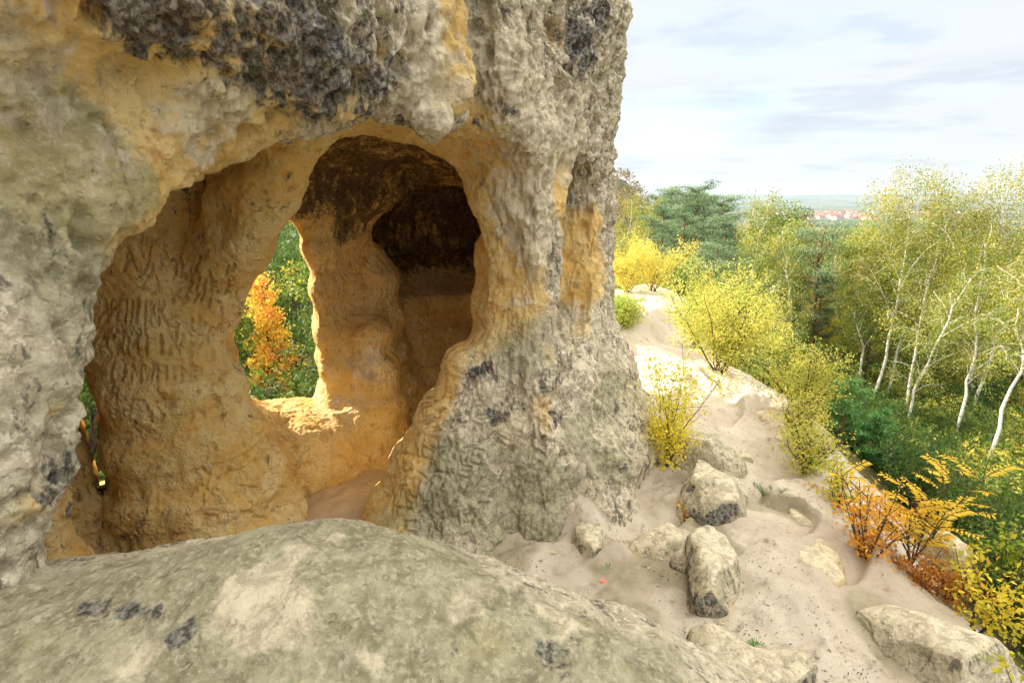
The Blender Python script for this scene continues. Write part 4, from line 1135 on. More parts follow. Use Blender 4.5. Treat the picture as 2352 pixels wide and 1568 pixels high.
def shrub_parts(H, W, seed, mat, nleaf, leaf, stems=7, bark=None, aspect=.6, tint=.5, droop=0.1, up=1.4, start=.25, twig=.006, lup=.2, tfn=None, sub=4, cl=.06):
    R = np.random.RandomState(seed); wood = Bag(); lv = Bag(); C = []; T = []
    for i in range(stems):
        az = i * 2.4 + R.uniform(-.5, .5); k = R.uniform(.2, 1)
        hh = H * R.uniform(.65, 1.05); d = np.array([math.cos(az) * W / H * k, math.sin(az) * W / H * k, 1]) * 1.0
        d[2] *= up / 1.4
        B_ = curve((R.normal() * W * .05, R.normal() * W * .05, -.03), d, hh * math.sqrt(1 + (W / H * k) ** 2), 8, R, (0, 0, -droop), .25)
        wood.add(*tube(B_, np.linspace(twig * 1.6, twig * .4, 9), 5)); br = [(B_, 1.0, start)]
        for j in range(sub):
            a = R.randint(2, 8); az2 = R.uniform(0, 6.28)
            S2 = curve(B_[a], (math.cos(az2), math.sin(az2), R.uniform(.3, 1.3)), hh * R.uniform(.15, .35), 4, R, (0, 0, -droop), .25)
            wood.add(*tube(S2, np.linspace(twig * .7, twig * .3, 5), 4)); br.append((S2, .5, .15))
        tot = sum(b[1] for b in br)
        for B2, wgt, st in br:
            m = int(nleaf / stems * wgt / tot)
            kk = R.uniform(st, 1, m) * (len(B2) - 1); a = np.minimum(kk.astype(int), len(B2) - 2)
            nc = max(1, m // 7); cj = np.arange(m) % nc; kk = kk[cj] if m else kk; a = a[cj] if m else a
            p = B2[a] + (B2[a + 1] - B2[a]) * (kk - a)[:, None] + (R.normal(size=(nc, 3)) * cl * .8)[cj] + R.normal(size=(m, 3)) * min(cl, .05)
            C.append(p); T.append(tint + R.uniform(-.25, .25) + R.uniform(-.2, .2, nc)[cj])
    C = np.concatenate(C); T = np.concatenate(T)
    if tfn is not None: T = tfn(C, T)
    leaves(lv, C, leaf, T, aspect, lup, R)
    return wood.mesh('stem', bark or BARK_D), lv.mesh('foliage', LM[mat], False)

def shrub(name, parts, u, v, label, cat='shrub', group=None, z=None, rz=0, sc=1.0):
    p = ground_hit(u, v) if z is None else at_z(u, v, z)
    return put(name, parts, p, label, cat, group, rz, sc, ('stem', 'foliage'))

def pinnate(bag, wood, base, d, L, nleaf, lw, tint, R, droop=.6):
    """an arching twig with paired narrow leaflets"""
    B_ = curve(base, d, L, 6, R, (0, 0, -droop), .12)
    wood.add(*tube(B_, np.linspace(.005, .0015, 7), 4))
    T = np.gradient(B_, axis=0); T /= np.linalg.norm(T, axis=1, keepdims=True)
    for i in range(nleaf):
        k = (.25 + .75 * i / nleaf) * 6; a = int(min(k, 5)); p = B_[a] + (B_[a + 1] - B_[a]) * (k - a); t = T[a]
        side = np.cross(t, (0, 0, 1)); side /= max(np.linalg.norm(side), 1e-6)
        for sgn in (-1, 1):
            dr = side * sgn + t * .7 + np.array([0, 0, -.35]) + R.normal(size=3) * .15; dr /= np.linalg.norm(dr)
            n = np.cross(dr, t); n /= max(np.linalg.norm(n), 1e-6); w = np.cross(dr, n)
            q = p + dr * lw
            V = np.array([p, p + dr * lw * .45 + w * lw * .17 + n * lw * .04, q, p + dr * lw * .45 - w * lw * .17 + n * lw * .04])
            bag.add(V, np.array([[0, 1, 2, 3]]), np.full(4, np.clip(tint + R.uniform(-.3, .3), 0, 1)))

def build_shrubs():
    # slim birch sapling beside the pillar foot
    put_t = lambda C, T: np.clip(.95 - C[:, 2] * .45 + (T - .5), 0, 1)
    shrub('birch_sapling', shrub_parts(1.5, .12, 201, 'sapling', 2700, .036, 7, None, .8, .75, .0, tfn=put_t, twig=.005, cl=.07, start=.06, up=4.0, sub=7), 1530, 1085,
          'slim young birch with separate yellow and green leaves at the foot of the cliff', 'sapling', z=0)
    shrub('low_shrub', shrub_parts(.35, .35, 202, 'orange', 160, .045, 6, tint=.5, twig=.004), 1500, 1065, 'small orange shrub at the base of the slim birch sapling', z=0)
    # golden birch scrub along the edge of the ridge
    for i, (u, v, H, W, n, lab) in enumerate([
        (1650, 850, 1.55, 1.1, 4200, 'tall golden birch scrub beside the sunlit path'), (1600, 800, 1.7, .9, 2600, 'golden scrub left of the tall golden one by the sunlit path'),
        (1740, 870, 1.45, .95, 3200, 'golden scrub with a peach tinge beside the sunlit path'), (1790, 900, 1.3, .75, 2200, 'golden scrub on the ridge edge above the bare sand'),
        (1840, 960, 1.0, .5, 1800, 'yellow scrub where the sunlit sand ends'), (1835, 1015, .6, .3, 700, 'small yellow bush right below the ridge-edge scrub'),
        (1850, 1085, .58, .36, 900, 'compact lemon-yellow bush on the sand edge'), (1690, 790, 1.9, 1.1, 2600, 'pale golden scrub behind the sunlit path')]):
        shrub('golden_shrub', shrub_parts(H, W, 210 + i, 'gold', int(n * 3.2), .030 if u > 1800 else .036, 15, None, .75, .5, .05, cl=.10 * H ** .5, start=.18, twig=.008, sub=5), u, v, lab, 'shrub', 'golden scrub along the ridge edge')
    for i, (u, v, H, W, lab) in enumerate([(1430, 745, .65, .6, 'lime-green bush on the far sand by the cliff corner'), (1440, 672, 1.3, .9, 'tall golden tree-like bush behind the lime-green bush'),
                                           (1500, 668, 1.5, 1.0, 'bright yellow bush behind the pale rocks')]):
        shrub('leafy_bush', shrub_parts(H, W, 230 + i, 'gold', 7500, .045, 13, tint=.15 if i == 0 else .75, cl=.13, sub=5), u, v, lab)
    # yellow shrub with drooping leaves and its orange neighbour
    p0 = at_z(2095, 1285, -.08)
    R = np.random.RandomState(77); wood = Bag(); lv = Bag()
    for i in range(7):
        az = i * 2.4; B_ = curve((0, 0, -.05), (math.cos(az) * .35, math.sin(az) * .3, 1), R.uniform(.55, .98), 7, R, wob=.2)
        wood.add(*tube(B_, np.linspace(.009, .003, 8), 5))
        for j in range(9):
            a = R.randint(2, 8); az2 = R.uniform(0, 6.28)
            pinnate(lv, wood, B_[a], (math.cos(az2), math.sin(az2), .9), R.uniform(.22, .4), 9, .062, .5, R)
    put('yellow_shrub', (wood.mesh('stem', BARK_D), lv.mesh('foliage', LM['amber'], False)), p0, 'amber-yellow shrub with narrow drooping leaves on the ridge edge', 'shrub', pnames=('stem', 'foliage'))
    shrub('orange_shrub', shrub_parts(.85, .42, 241, 'orange', 1100, .045, 12, None, .5, .6, .0, twig=.006, cl=.04, tfn=lambda C, T: np.clip(1.15 - C[:, 2] * 1.1 + (T - .5), 0, 1)), 1985, 1300,
          'bushy shrub with many dark stems turning from green-yellow top to orange foot', z=-.02)
    shrub('leafy_shrub', shrub_parts(.5, .3, 242, 'yellow', 420, .05, 6, tint=.35, twig=.005), 1925, 1165, 'small green and yellow shrub left of the orange shrub', z=0.0)
    shrub('rust_shrub', shrub_parts(.3, .35, 243, 'red', 700, .04, 9, tint=.6, cl=.05, twig=.004), 2110, 1345, 'low rust-red bush below the amber-yellow shrub', z=-.1)
    shrub('rust_shrub', shrub_parts(.25, .28, 244, 'red', 420, .04, 7, tint=.4, cl=.05, twig=.004), 2180, 1370, 'low rust-red tuft right of the bigger rust bush', z=-.1)
    shrub('orange_seedling', shrub_parts(.2, .14, 245, 'orange', 90, .035, 4, tint=.7, twig=.003, cl=.02), 1865, 1140, 'little orange seedling on the sand beneath the lemon-yellow bush', 'seedling', z=0)
    shrub('orange_seedling', shrub_parts(.16, .10, 251, 'orange', 50, .035, 3, tint=.9, twig=.0025, cl=.02), 1572, 1190, 'tiny orange rowan seedling in front of the big dark boulder', 'seedling', z=.0)
    shrub('yellow_sapling', shrub_parts(.62, .32, 246, 'yellow', 420, .05, 5, tint=.7, twig=.005), 2240, 1440, 'thin sapling with yellow and green leaves low on the right edge', 'sapling', z=-.12)
    shrub('yellow_sapling', shrub_parts(.5, .25, 247, 'yellow', 260, .05, 5, tint=.85, twig=.005), 2320, 1490, 'yellow-orange sapling in the lower right corner', 'sapling', z=-.15)
    shrub('green_sapling', shrub_parts(.75, .4, 248, 'yellow', 420, .055, 6, tint=.15, twig=.005), 2310, 1330, 'green-leaved sapling behind the thin yellow sapling', 'sapling', z=-.3)
    # a leafy twig close to the camera at the right edge
    shrub('near_sprig', shrub_parts(.42, .16, 249, 'yellow', 60, .055, 3, tint=.55, twig=.003, cl=.03), 2335, 1600, 'nearest sprig with a few big green and yellow leaves at the right edge', 'sprig', z=.25)
    # pines seedlings
    for (u, v, H, W, n, lab) in [(1762, 1145, .22, .16, 700, 'dark pine seedling on the sand beside the long boulder')]:
        R = np.random.RandomState(260); lv = Bag(); wood = Bag()
        for i in range(7):
            az = i * .9; B_ = curve((0, 0, 0), (math.cos(az), math.sin(az), .9), R.uniform(.12, .24), 4, R, wob=.2); wood.add(*tube(B_, np.linspace(.004, .002, 5), 4))
            c = B_[R.randint(1, 5, 90)] + R.normal(size=(90, 3)) * .012; leaves(lv, c, .07, np.full(90, .35), .05, -.5, R)
        put('pine_seedling', (wood.mesh('stem', BARK_D), lv.mesh('foliage', LM['pine'], False)), at_z(u, v, .0), lab, 'seedling', pnames=('stem', 'foliage'))
    for (u, v, H, lab) in [(1925, 1035, 1.15, 'fresh green young pine below the ridge edge'), (1995, 1080, .9, 'smaller young pine right of the fresh green one')]:
        put('young_pine', pine_parts(H, H * .42, int(u), .1, 5000, .07, .02, 0, 'youngpine', 22), at_z(u, v, -.9), lab, 'young pine')
    # grass
    R = np.random.RandomState(300)
    def tuft(u, v, n, h, lab, z=0.0, sc=1.0, mt='youngpine'):
        b = Bag()
        for i in range(n):
            az = R.uniform(0, 6.28); o = np.array([math.cos(az), math.sin(az), 0]) * R.uniform(0, .05) * sc
            d = np.array([math.cos(az) * .6, math.sin(az) * .6, 1]); P = curve(o, d, h * R.uniform(.6, 1.1), 4, R, (0, 0, -.6), .15)
            w = np.array([-math.sin(az), math.cos(az), 0]) * .0022
            L = np.concatenate([P - w, (P + w)[::-1]]); m = 5
            V = np.concatenate([P - w, P + w]); Q = np.array([[j, j + 1, j + 1 + m, j + m] for j in range(4)])
            b.add(V, Q, np.full(len(V), R.uniform(.1, .9)))
        me = b.mesh('grass_tuft', LM[mt], False); o = bpy.data.objects.new('grass_tuft', me); COL.objects.link(o); o.location = at_z(u, v, z)
        tag(o, lab, 'grass tuft')
    tuft(1735, 1492, 130, .05, 'small bright green grass tuft beside the lowest boulder', .08)
    tuft(2235, 1550, 60, .10, 'thin grey-green grass tuft above the slanting slab', .0)
    tuft(1395, 1308, 26, .04, 'tiny green sprout in the sand near the red leaf', .0)

def build_scrub(protos):
    """thickets on the slope right of the ridge"""
    kinds = [('green', .2, 'dark green thicket on the slope right of the ridge'), ('green', .55, 'light green thicket on the slope right of the ridge'),
             ('green', .8, 'yellow-green thicket on the slope right of the ridge'), ('green', .45, 'green thicket on the slope right of the ridge')]
    pr = [shrub_parts(2.0, 1.3, 400 + i, k, 6500, .085, 14, None, .38, t, .15, cl=.16, sub=6, twig=.01, lup=.1, start=.1) for i, (k, t, l) in enumerate(kinds)]
    R = random.Random(3); n = 0; pl = []
    for _ in range(9000):
        if n >= 300: break
        y = R.uniform(3.2, 31); x = R.uniform(3.6, 30)
        if x > y * 1.15 + 2: continue
        d = float(poly2(np.array([x]), np.array([y]), RIDGE)[0])
        if d < .95 or d > 26: continue
        sc = R.uniform(.4, .7) if d < 2.2 else R.uniform(.7, 1.05) if y < 18 else R.uniform(.9, 1.3)
        if any((x - a) ** 2 + (y - b) ** 2 < (.85 * (sc + c) / 1.6) ** 2 for a, b, c in pl): continue
        k = R.choice([0, 0, 1, 2, 3]); e = put('thicket_bush', pr[k], (x, y, gz1(x, y) - .15), kinds[k][2], 'bush', 'thicket bushes on the slope', R.uniform(0, 6.28), sc, ('stem', 'foliage'))
        pl.append((x, y, sc)); n += 1
    print('scrub', n)
    # slope behind the cliff
    n = 0; pl = []
    for _ in range(5000):
        if n >= 70: break
        y = R.uniform(8, 24); x = R.uniform(-.95, -.25) * y
        s, q = w2sq(x, y)
        if q < 4.6: continue
        sc = R.uniform(.7, 1.3)
        if any((x - a) ** 2 + (y - b) ** 2 < (1.0 * (sc + c) / 1.6) ** 2 for a, b, c in pl): continue
        k = R.choice([0, 0, 1, 3]) if x > -.62 * y else 0; zz = gz1(x, y)
        if sc > 1 and zz > -1.5: sc = .7
        put('thicket_bush', pr[k], (x, y, zz - .15), kinds[k][2].replace('right of the ridge', 'behind the cave window'), 'bush', 'bushes on the slope behind the cliff', R.uniform(0, 6.28), sc, ('stem', 'foliage'))
        pl.append((x, y, sc)); n += 1
    # the orange maple framed by the cave window
    p = at_y(640, 1010, 13.0); g = gz1(p[0], p[1])
    H = at_y(640, 655, 13.0)[2] - g
    put('maple_tree', birch_parts([(0, 0, 0), (.05, 0, H * .5), (0, 0, H)], H, .60, 501, nb=24, nleaf=4200, leaf=.085, r0=.05, mat='maple', start=.4, droop=.1, bark=BARK_D, tint=.6), (p[0], p[1], g), 'orange-leaved maple framed by the cave window', 'maple')
    p = at_y(600, 1010, 15.0); g = gz1(p[0], p[1])
    put('yellow_tree', round_parts(H * .8, .9, 502, 'yellow', 4500, .11, .05, base=.4, clumps=26, tint=.4), (p[0], p[1], g), 'yellow-green tree left of the orange maple in the cave window', 'tree')

def build_distance():
    """distant wood, plain with town, hills"""
    b = Bag(); R = np.random.RandomState(12)
    N = 5200
    r = 75 * (1100 / 75) ** R.uniform(0, 1, N); az = np.radians(R.uniform(-35, 47, N))
    x = r * np.sin(az); y = r * np.cos(az); z = ground_z(x, y)
    sc = R.uniform(.8, 1.25, N); kind = fbm(x, y, 0 * x, .012, 2, seed=44) * 1.2 + R.uniform(-.5, .5, N)
    for lod, m, lo, hi in ((0, 150, 75, 180), (1, 60, 180, 420), (2, 26, 420, 1200)):
        i = np.nonzero((r >= lo) & (r < hi))[0]
        C = np.repeat(np.stack([x[i], y[i], z[i] + 6.0 * sc[i]], 1), m, 0)
        d = R.normal(size=C.shape); d /= np.linalg.norm(d, axis=1, keepdims=True); d[:, 2] = np.abs(d[:, 2]) * 1.0
        s3 = np.repeat(sc[i], m)[:, None]
        C = C + d * s3 * np.array([3.2, 3.2, 3.6]) * (1 + .5 * lod) * R.uniform(.6, 1.1, (len(C), 1))
        t = np.repeat(kind[i], m) * .5 + .5
        leaves(b, C, (.55, 1.0, 2.0)[lod], t, .8, 0, R, .2, .12)
    mt = leafmat('far_foliage', (.045, .085, .03), (.40, .24, .06), .25)
    me = b.mesh('distant_wood', mt, False); o = bpy.data.objects.new('distant_wood', me); COL.objects.link(o)
    tag(o, 'autumn woodland canopy stretching towards the plain', 'woodland', kind='stuff')
    # houses of the far town
    t = NT('house_wall', .8); t.b.inputs['Base Color'].default_value = (.50, .46, .40, 1); wall = t.m
    t = NT('house_roof', .8); t.b.inputs['Base Color'].default_value = (.30, .14, .10, 1); roof = t.m
    def house(w, l, h, rf):
        x, y = w / 2, l / 2
        V = [(-x, -y, -2), (x, -y, -2), (x, y, -2), (-x, y, -2), (-x, -y, h), (x, -y, h), (x, y, h), (-x, y, h), (-x - .5, 0, h + rf), (x + .5, 0, h + rf),
             (-x - .5, -y - .5, h - .2), (x + .5, -y - .5, h - .2), (x + .5, y + .5, h - .2), (-x - .5, y + .5, h - .2), (-x, 0, h + rf - .1), (x, 0, h + rf - .1)]
        F = [(0, 1, 5, 4), (1, 2, 6, 5), (2, 3, 7, 6), (3, 0, 4, 7), (4, 7, 14), (5, 15, 6), (10, 11, 9, 8), (13, 8, 9, 12)]
        me = bpy.data.meshes.new('house'); me.from_pydata(V, [], F); me.materials.append(wall); me.materials.append(roof)
        for k in (6, 7): me.polygons[k].material_index = 1
        return me
    hs = [house(14, 10, 6, 4), house(20, 11, 7, 5), house(11, 9, 8, 4), house(34, 14, 9, 5)]
    RR = random.Random(8)
    for i in range(150):
        u = RR.choice([RR.gauss(1960, 60), RR.gauss(1900, 60), RR.gauss(2180, 35), RR.gauss(1830, 45)]); dist = RR.uniform(1900, 2900)
        r_ = ray(u, 480); x = r_[0] / r_[1] * dist
        me = hs[3] if RR.random() < .06 else hs[RR.randrange(3)]
        o = bpy.data.objects.new('house', me); COL.objects.link(o); o.location = (x, dist, gz1(x, dist)); o.rotation_euler = (0, 0, RR.uniform(0, 3.14)); o.scale = (1.5, 1.5, 1.3)
        tag(o, 'small red-roofed house of the far town on the plain', 'house', 'houses of the far town')
    # a tall slim mast on the plain
    V, Q = tube([(0, 0, 0), (0, 0, 80)], [1.4, .7], 6); o = mesh_np('radio_mast', V, Q, wall)
    p = at_y(1883, 490, 2600); o.location = (p[0], p[1], gz1(p[0], p[1])); tag(o, 'thin pale mast rising above the far town', 'mast')
# ------------------------------------------------------------------ assemble
import time
T0 = time.time()
RM = rock_material('weathered_sandstone'); SM = sand_material()
V, Q, F, cav, s_, q_, cast = build_rock()
print('rock', len(V), len(Q), time.time() - T0)

def build_cliff():
    root = empty('sandstone_cliff', (*sq2w(4.0, 1.5), 0)); tag(root, 'towering pitted sandstone cliff hollowed by a cave, with carved writing on its walls', 'cliff')
    N = vnormals(V, Q).astype(np.float32)
    C = V[Q].mean(1); cs, cq = w2sq(C[:, 0], C[:, 1]); cz = C[:, 2]
    # 0 wall, 1 arch, 2 front pillar, 3 carved column, 4 rear pillar, 5 niche and vault
    part = np.zeros(len(Q), int)
    part[(cq > .55) & (cz < 3.9) & (cs > -1.2)] = 5
    part[(cs < 2.68) & (cq <= .75) & (cs > -1.4)] = 1
    part[(cs > 2.68) & (cs < 5.6) & (cq < .95) & (cz < 3.6)] = 2
    part[(cs > 2.2) & (cq < 1.75) & (cz < 1.4) & (cs < 5.2)] = 2
    part[(cs > .95) & (cs < 2.75) & (cq > 1.25) & (cq < 3.0) & (cz < 3.1) & ~((cs > 2.2) & (cq < 1.6))] = 3
    part[(cs > 3.05) & (cs < 4.75) & (cq > 1.9) & (cq < 3.9) & (cz < 2.9) & (cz > .6)] = 4
    ps = [('cliff_wall', None), ('arch', 'overhanging arch of ochre and black-crusted stone'), ('front_pillar', 'thick grey pillar with a wide carved foot'),
          ('carved_column', 'brown column covered with carved letters'), ('rear_pillar', 'orange pillar with a sunlit edge beside the window'), ('cave_vault', 'soot-blackened vault and niche')]
    for k, (nm, lab) in enumerate(ps):
        sel = np.nonzero(part == k)[0]
        if not len(sel): continue
        used, inv = np.unique(Q[sel], return_inverse=True)
        attrs = {a: F[a][used] for a in ('ochre', 'green', 'dark', 'soot', 'pale')}; attrs['cav'] = cav[used]
        me = mesh_np(nm, V[used] - np.array(root.location), inv.reshape(-1, 4), RM, attrs=attrs, me_only=True)
        me.normals_split_custom_set_from_vertices(N[used])
        o = child(nm, me, root)
        if lab: o['label'] = lab
build_cliff()
print('cliff', time.time() - T0)

def far_axis(a, b, n):
    return a * (b / a) ** (np.arange(1, n + 1) / n)
gx = np.r_[-far_axis(40, 13000, 46)[::-1], gxx, far_axis(60, 13000, 60)]
gy = np.r_[gyy, far_axis(70, 13500, 90)]
gy = np.r_[-far_axis(8, 600, 8)[::-1], gy]
GV, GQ = grid_mesh(gx, gy, ground_z)
x, y = GV[:, 0], GV[:, 1]
rd = poly2(x, y, RIDGE); near = sst(.4, -.3, rd) * (y < 20)
foot = fbm(x, y, 0 * x, 6, 3, .6, seed=70); sm2 = fbm(x, y, 0 * x, 2.2, 2, seed=71)
GV[:, 2] += near * (.032 * foot + .03 * sm2 + .011 * fbm(x, y, 0 * x, 16, 2, seed=72))
b_, c_, r_w = worley(x, y, 0 * x, 2.6, 73); GV[:, 2] -= near * .035 * sst(.32, .08, b_) * (r_w > .5)
b_, c_, r_w = worley(x, y, 0 * x, 5.5, 75); GV[:, 2] -= near * .018 * sst(.35, .1, b_) * (r_w > .4)
ss, qq = w2sq(x, y)
rockm = near * sst(.05, .35, sm2 + .4 * fbm(x, y, 0 * x, 1.3, 2, seed=74)) * sst(6.2, 5, y)
cavem = sst(.3, 1.0, qq) * sst(3.6, 3.2, qq) * (ss < 7) * near
soil = sst(.05, .9, rd + .5 * sm2)
go = mesh_np('ground', GV, GQ, SM, attrs=dict(rock=rockm, soil=soil, cave=cavem, far=sst(50, 90, np.hypot(x, y)), plain=sst(900, 1500, np.hypot(x, y)))); tag(go, kind='structure')
build_boulders(RM)
print('boulders', time.time() - T0)

# a few fallen leaves on the sand
lp = leafmat('fallen_leaf_yellow', (.75, .50, .12), (.8, .6, .3), .1).copy(); lr = leafmat('fallen_leaf_red', (.7, .16, .10), (.75, .3, .2), .1)
for i, (u, v, c, lab) in enumerate([(1386, 1342, 1, 'red fallen leaf on the sand below the cliff foot'), (1484, 1405, 0, 'yellow fallen leaf on open sand below the grey hump'), (1445, 1248, 0, 'small ochre leaf beside the grey hump'),
                                    (1490, 1312, 0, 'small yellow leaf in front of the grey hump'), (1583, 1168, 0, 'yellow leaf at the foot of the long boulder'), (2010, 1380, 1, 'red leaf on the sand above the slanting slab'),
                                    (1270, 1275, 0, 'brown-yellow leaf against the cliff foot'), (1500, 1150, 1, 'reddish leaf in the gully beside the long boulder'), (1660, 1440, 0, 'tiny leaf above the lowest boulder'), (1560, 1230, 0, 'yellow leaf on the hump of rock')]):
    b = Bag(); w = .022 if i > 1 else .038
    Vl = np.array([(-w, 0, 0), (-w * .3, w * .45, .006), (w * .5, w * .4, .004), (w, 0, .010), (w * .5, -w * .4, .002), (-w * .3, -w * .45, .008)])
    b.add(Vl, np.array([[0, 1, 4, 5], [1, 2, 3, 4]]), np.full(6, .5))
    o = bpy.data.objects.new('fallen_leaf', b.mesh('fallen_leaf', lr if c else lp, False)); COL.objects.link(o)
    p = ground_hit(u, v); o.location = (p[0], p[1], p[2] + .03); o.rotation_euler = (.15, .2, i * 1.1); tag(o, lab, 'leaf', 'fallen leaves on the sand')

# twigs, needles and grit lying on the sand
R = np.random.RandomState(55); b = Bag()
px = R.uniform(-.5, 4.2, 26000); py = R.uniform(2.4, 9.5, 26000)
den = fbm(px, py, 0 * px, 1.6, 3, seed=88) + R.uniform(-.35, .35, 26000)
s2, q2 = w2sq(px, py); k = (den > .24) & (poly2(px, py, RIDGE) < .4) & (q2 < -.1)
px, py = px[k], py[k]
C = np.stack([px, py, ground_z(px, py)], 1)
# lift onto the detailed sand
def lift(px, py):
    foot = fbm(px, py, 0 * px, 6, 3, .6, seed=70); m = fbm(px, py, 0 * px, 2.2, 2, seed=71)
    return .032 * foot + .03 * m
C[:, 2] += lift(px, py) + .004
leaves(b, C, R.choice([.012, .018, .03], (len(C), 1)), R.uniform(0, 1, len(C)), .28, 0, R, .3, .2)
lm = leafmat('dry_litter', (.07, .045, .03), (.30, .19, .09), .05)
o = bpy.data.objects.new('litter', b.mesh('litter', lm, False)); COL.objects.link(o); tag(o, 'dry twigs and needle litter strewn over the sand', 'litter', kind='stuff')

build_birches(); protos = build_forest(); build_shrubs(); build_scrub(protos); build_distance()
print('veg', time.time() - T0)
CLOUD_LOW = (2.85, 2.98, 3.1); CLOUD_FILL = (11.5, 10.8, 9.4); EXPO = 1.4; HAZE = 8e-5
# ------------------------------------------------------------------ camera, sun, sky and air
cam = bpy.data.cameras.new('camera'); co = bpy.data.objects.new('camera', cam); COL.objects.link(co)
co.location = (0, 0, CAMZ); co.rotation_euler = (math.pi / 2 - PITCH, 0, 0)
cam.sensor_width = 36; cam.lens = 36 * F0px / W0; cam.clip_end = 60000; cam.clip_start = .05
cam.dof.use_dof = True; cam.dof.focus_distance = 6.0; cam.dof.aperture_fstop = 5.0
S.camera = co
S.render.resolution_x = 1024; S.render.resolution_y = 682
SUN_EL = math.radians(28); SD = Vector((0.90, -0.44, 0)).normalized()   # the way the light travels over the ground
sl = bpy.data.lights.new('sun', 'SUN'); sl.energy = 4.6; sl.angle = math.radians(.6); sl.color = (1, .90, .74)
so = bpy.data.objects.new('sun', sl); COL.objects.link(so)
tr = Vector((SD.x * math.cos(SUN_EL), SD.y * math.cos(SUN_EL), -math.sin(SUN_EL)))
so.rotation_euler = tr.to_track_quat('-Z', 'Y').to_euler(); so.location = (-20, 0, 20)
wd = bpy.data.worlds.new('World'); S.world = wd; wd.use_nodes = True
nt = wd.node_tree; bg = nt.nodes['Background']
def wn(ty, **k):
    n = nt.nodes.new(ty)
    for a, b in k.items(): setattr(n, a, b)
    return n
sky = wn('ShaderNodeTexSky'); sky.sky_type = 'NISHITA'; sky.sun_disc = False
sky.sun_elevation = SUN_EL; sky.sun_rotation = math.atan2(-SD.x, -SD.y)
tc = wn('ShaderNodeTexCoord'); sep = wn('ShaderNodeSeparateXYZ'); nt.links.new(tc.outputs['Generated'], sep.inputs[0])
def wmath(op, a, b=None, clamp=False):
    n = wn('ShaderNodeMath', operation=op); n.use_clamp = clamp
    for i, v in enumerate((a, b)):
        if v is None: continue
        if isinstance(v, (int, float)): n.inputs[i].default_value = v
        else: nt.links.new(v, n.inputs[i])
    return n.outputs[0]
def wramp(x, a, b, lo=0, hi=1):
    n = wn('ShaderNodeMapRange', interpolation_type='SMOOTHSTEP')
    for i, v in enumerate((a, b, lo, hi)): n.inputs[i + 1].default_value = v
    nt.links.new(x, n.inputs[0]); return n.outputs[0]
def wmix(f, a, b):
    n = wn('ShaderNodeMix', data_type='RGBA')
    for k, v in ((0, f), (6, a), (7, b)):
        if isinstance(v, (int, float)): n.inputs[k].default_value = v
        elif isinstance(v, tuple): n.inputs[k].default_value = (*v, 1)
        else: nt.links.new(v, n.inputs[k])
    return n.outputs[2]
# clouds lie on a flat layer: project the direction on it so that they flatten towards the horizon
zc = wmath('ADD', wmath('MAXIMUM', sep.outputs[2], 0.0), .10)
cx_ = wmath('DIVIDE', sep.outputs[0], zc); cy_ = wmath('DIVIDE', sep.outputs[1], zc)
cmb = wn('ShaderNodeCombineXYZ'); nt.links.new(cx_, cmb.inputs[0]); nt.links.new(cy_, cmb.inputs[1])
def wnoise(sc, det, off):
    mp = wn('ShaderNodeMapping'); mp.inputs['Location'].default_value = off; nt.links.new(cmb.outputs[0], mp.inputs[0])
    n = wn('ShaderNodeTexNoise'); n.inputs['Scale'].default_value = sc; n.inputs['Detail'].default_value = det; n.inputs['Roughness'].default_value = .52
    nt.links.new(mp.outputs[0], n.inputs['Vector']); return n.outputs['Fac']
n1 = wnoise(.55, 7, (3.1, 1.7, 0)); n2 = wnoise(1.5, 7, (8.3, 2.2, 0))
up = wramp(sep.outputs[2], .28, .75)
white = wmix(up, CLOUD_LOW, CLOUD_FILL)  # unseen overhead cloud made much brighter than the low cloud to fill the shade
cloud = wmix(wramp(n2, .52, .66, 0, .55), white, (CLOUD_LOW[0] * .68, CLOUD_LOW[1] * .74, CLOUD_LOW[2] * .84))
az = wmath('DIVIDE', sep.outputs[0], wmath('ADD', wmath('ABSOLUTE', sep.outputs[1]), .05))
cm2 = wn('ShaderNodeCombineXYZ'); nt.links.new(wmath('MULTIPLY', az, 3.2), cm2.inputs[0]); nt.links.new(wmath('MULTIPLY', sep.outputs[2], 30.0), cm2.inputs[1])
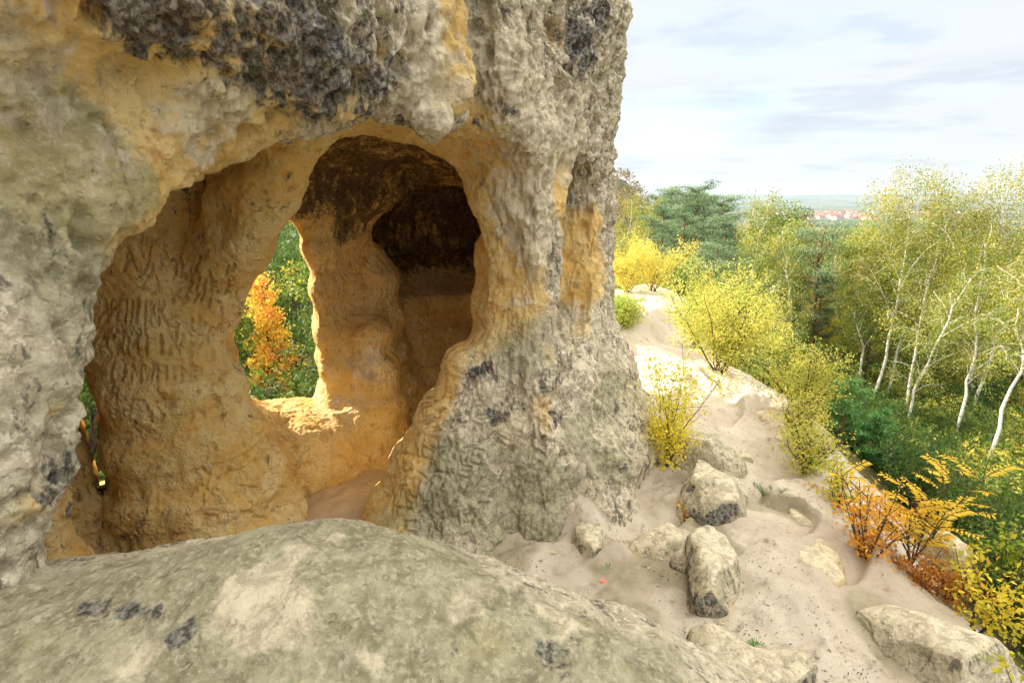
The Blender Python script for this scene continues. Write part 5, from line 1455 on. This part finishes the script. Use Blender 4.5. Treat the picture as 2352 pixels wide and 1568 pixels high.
sn_ = wn('ShaderNodeTexNoise'); sn_.inputs['Scale'].default_value = 1.0; sn_.inputs['Detail'].default_value = 7; sn_.inputs['Roughness'].default_value = .55; nt.links.new(cm2.outputs[0], sn_.inputs['Vector'])
band = wmath('MULTIPLY', wramp(sep.outputs[2], .065, .10), wramp(sep.outputs[2], .19, .15))
streak = wmath('MULTIPLY', wramp(sn_.outputs['Fac'], .46, .58), band)
cloud = wmix(wmath('MULTIPLY', streak, .65), cloud, (CLOUD_LOW[0] * .74, CLOUD_LOW[1] * .79, CLOUD_LOW[2] * .87))
cov = wramp(n1, .30, .52, .62, 1)
col = wmix(cov, sky.outputs[0], cloud)
nt.links.new(col, bg.inputs[0]); bg.inputs[1].default_value = .12
S.view_settings.view_transform = 'Standard'; S.view_settings.look = 'None'; S.view_settings.gamma = 1
S.view_settings.exposure = EXPO
# the air: one closed box round everything
bpy_me = bpy.data.meshes.new('haze')
X0, X1, Y0, Y1, Z0, Z1 = -13200, 13200, -700, 13700, -120, 130
bpy_me.from_pydata([(X0, Y0, Z0), (X1, Y0, Z0), (X1, Y1, Z0), (X0, Y1, Z0), (X0, Y0, Z1), (X1, Y0, Z1), (X1, Y1, Z1), (X0, Y1, Z1)], [],
                   [(0, 3, 2, 1), (4, 5, 6, 7), (0, 1, 5, 4), (1, 2, 6, 5), (2, 3, 7, 6), (3, 0, 4, 7)])
ho = bpy.data.objects.new('haze', bpy_me); ho['kind'] = 'stuff'; ho['label'] = 'thin bluish haze over the plain'
hm = bpy.data.materials.new('haze'); hm.use_nodes = True; hn = hm.node_tree; hn.nodes.clear()
hv = hn.nodes.new('ShaderNodeVolumePrincipled'); hv.inputs['Color'].default_value = (.66, .81, 1, 1); hv.inputs['Density'].default_value = HAZE; hv.inputs['Anisotropy'].default_value = .3
hout = hn.nodes.new('ShaderNodeOutputMaterial'); hn.links.new(hv.outputs[0], hout.inputs['Volume']); bpy_me.materials.append(hm)
if HAZE > 0: COL.objects.link(ho)
S.cycles.max_bounces = 8; S.cycles.diffuse_bounces = 4; S.cycles.transparent_max_bounces = 8; S.cycles.volume_bounces = 0
S.cycles.sample_clamp_indirect = 8
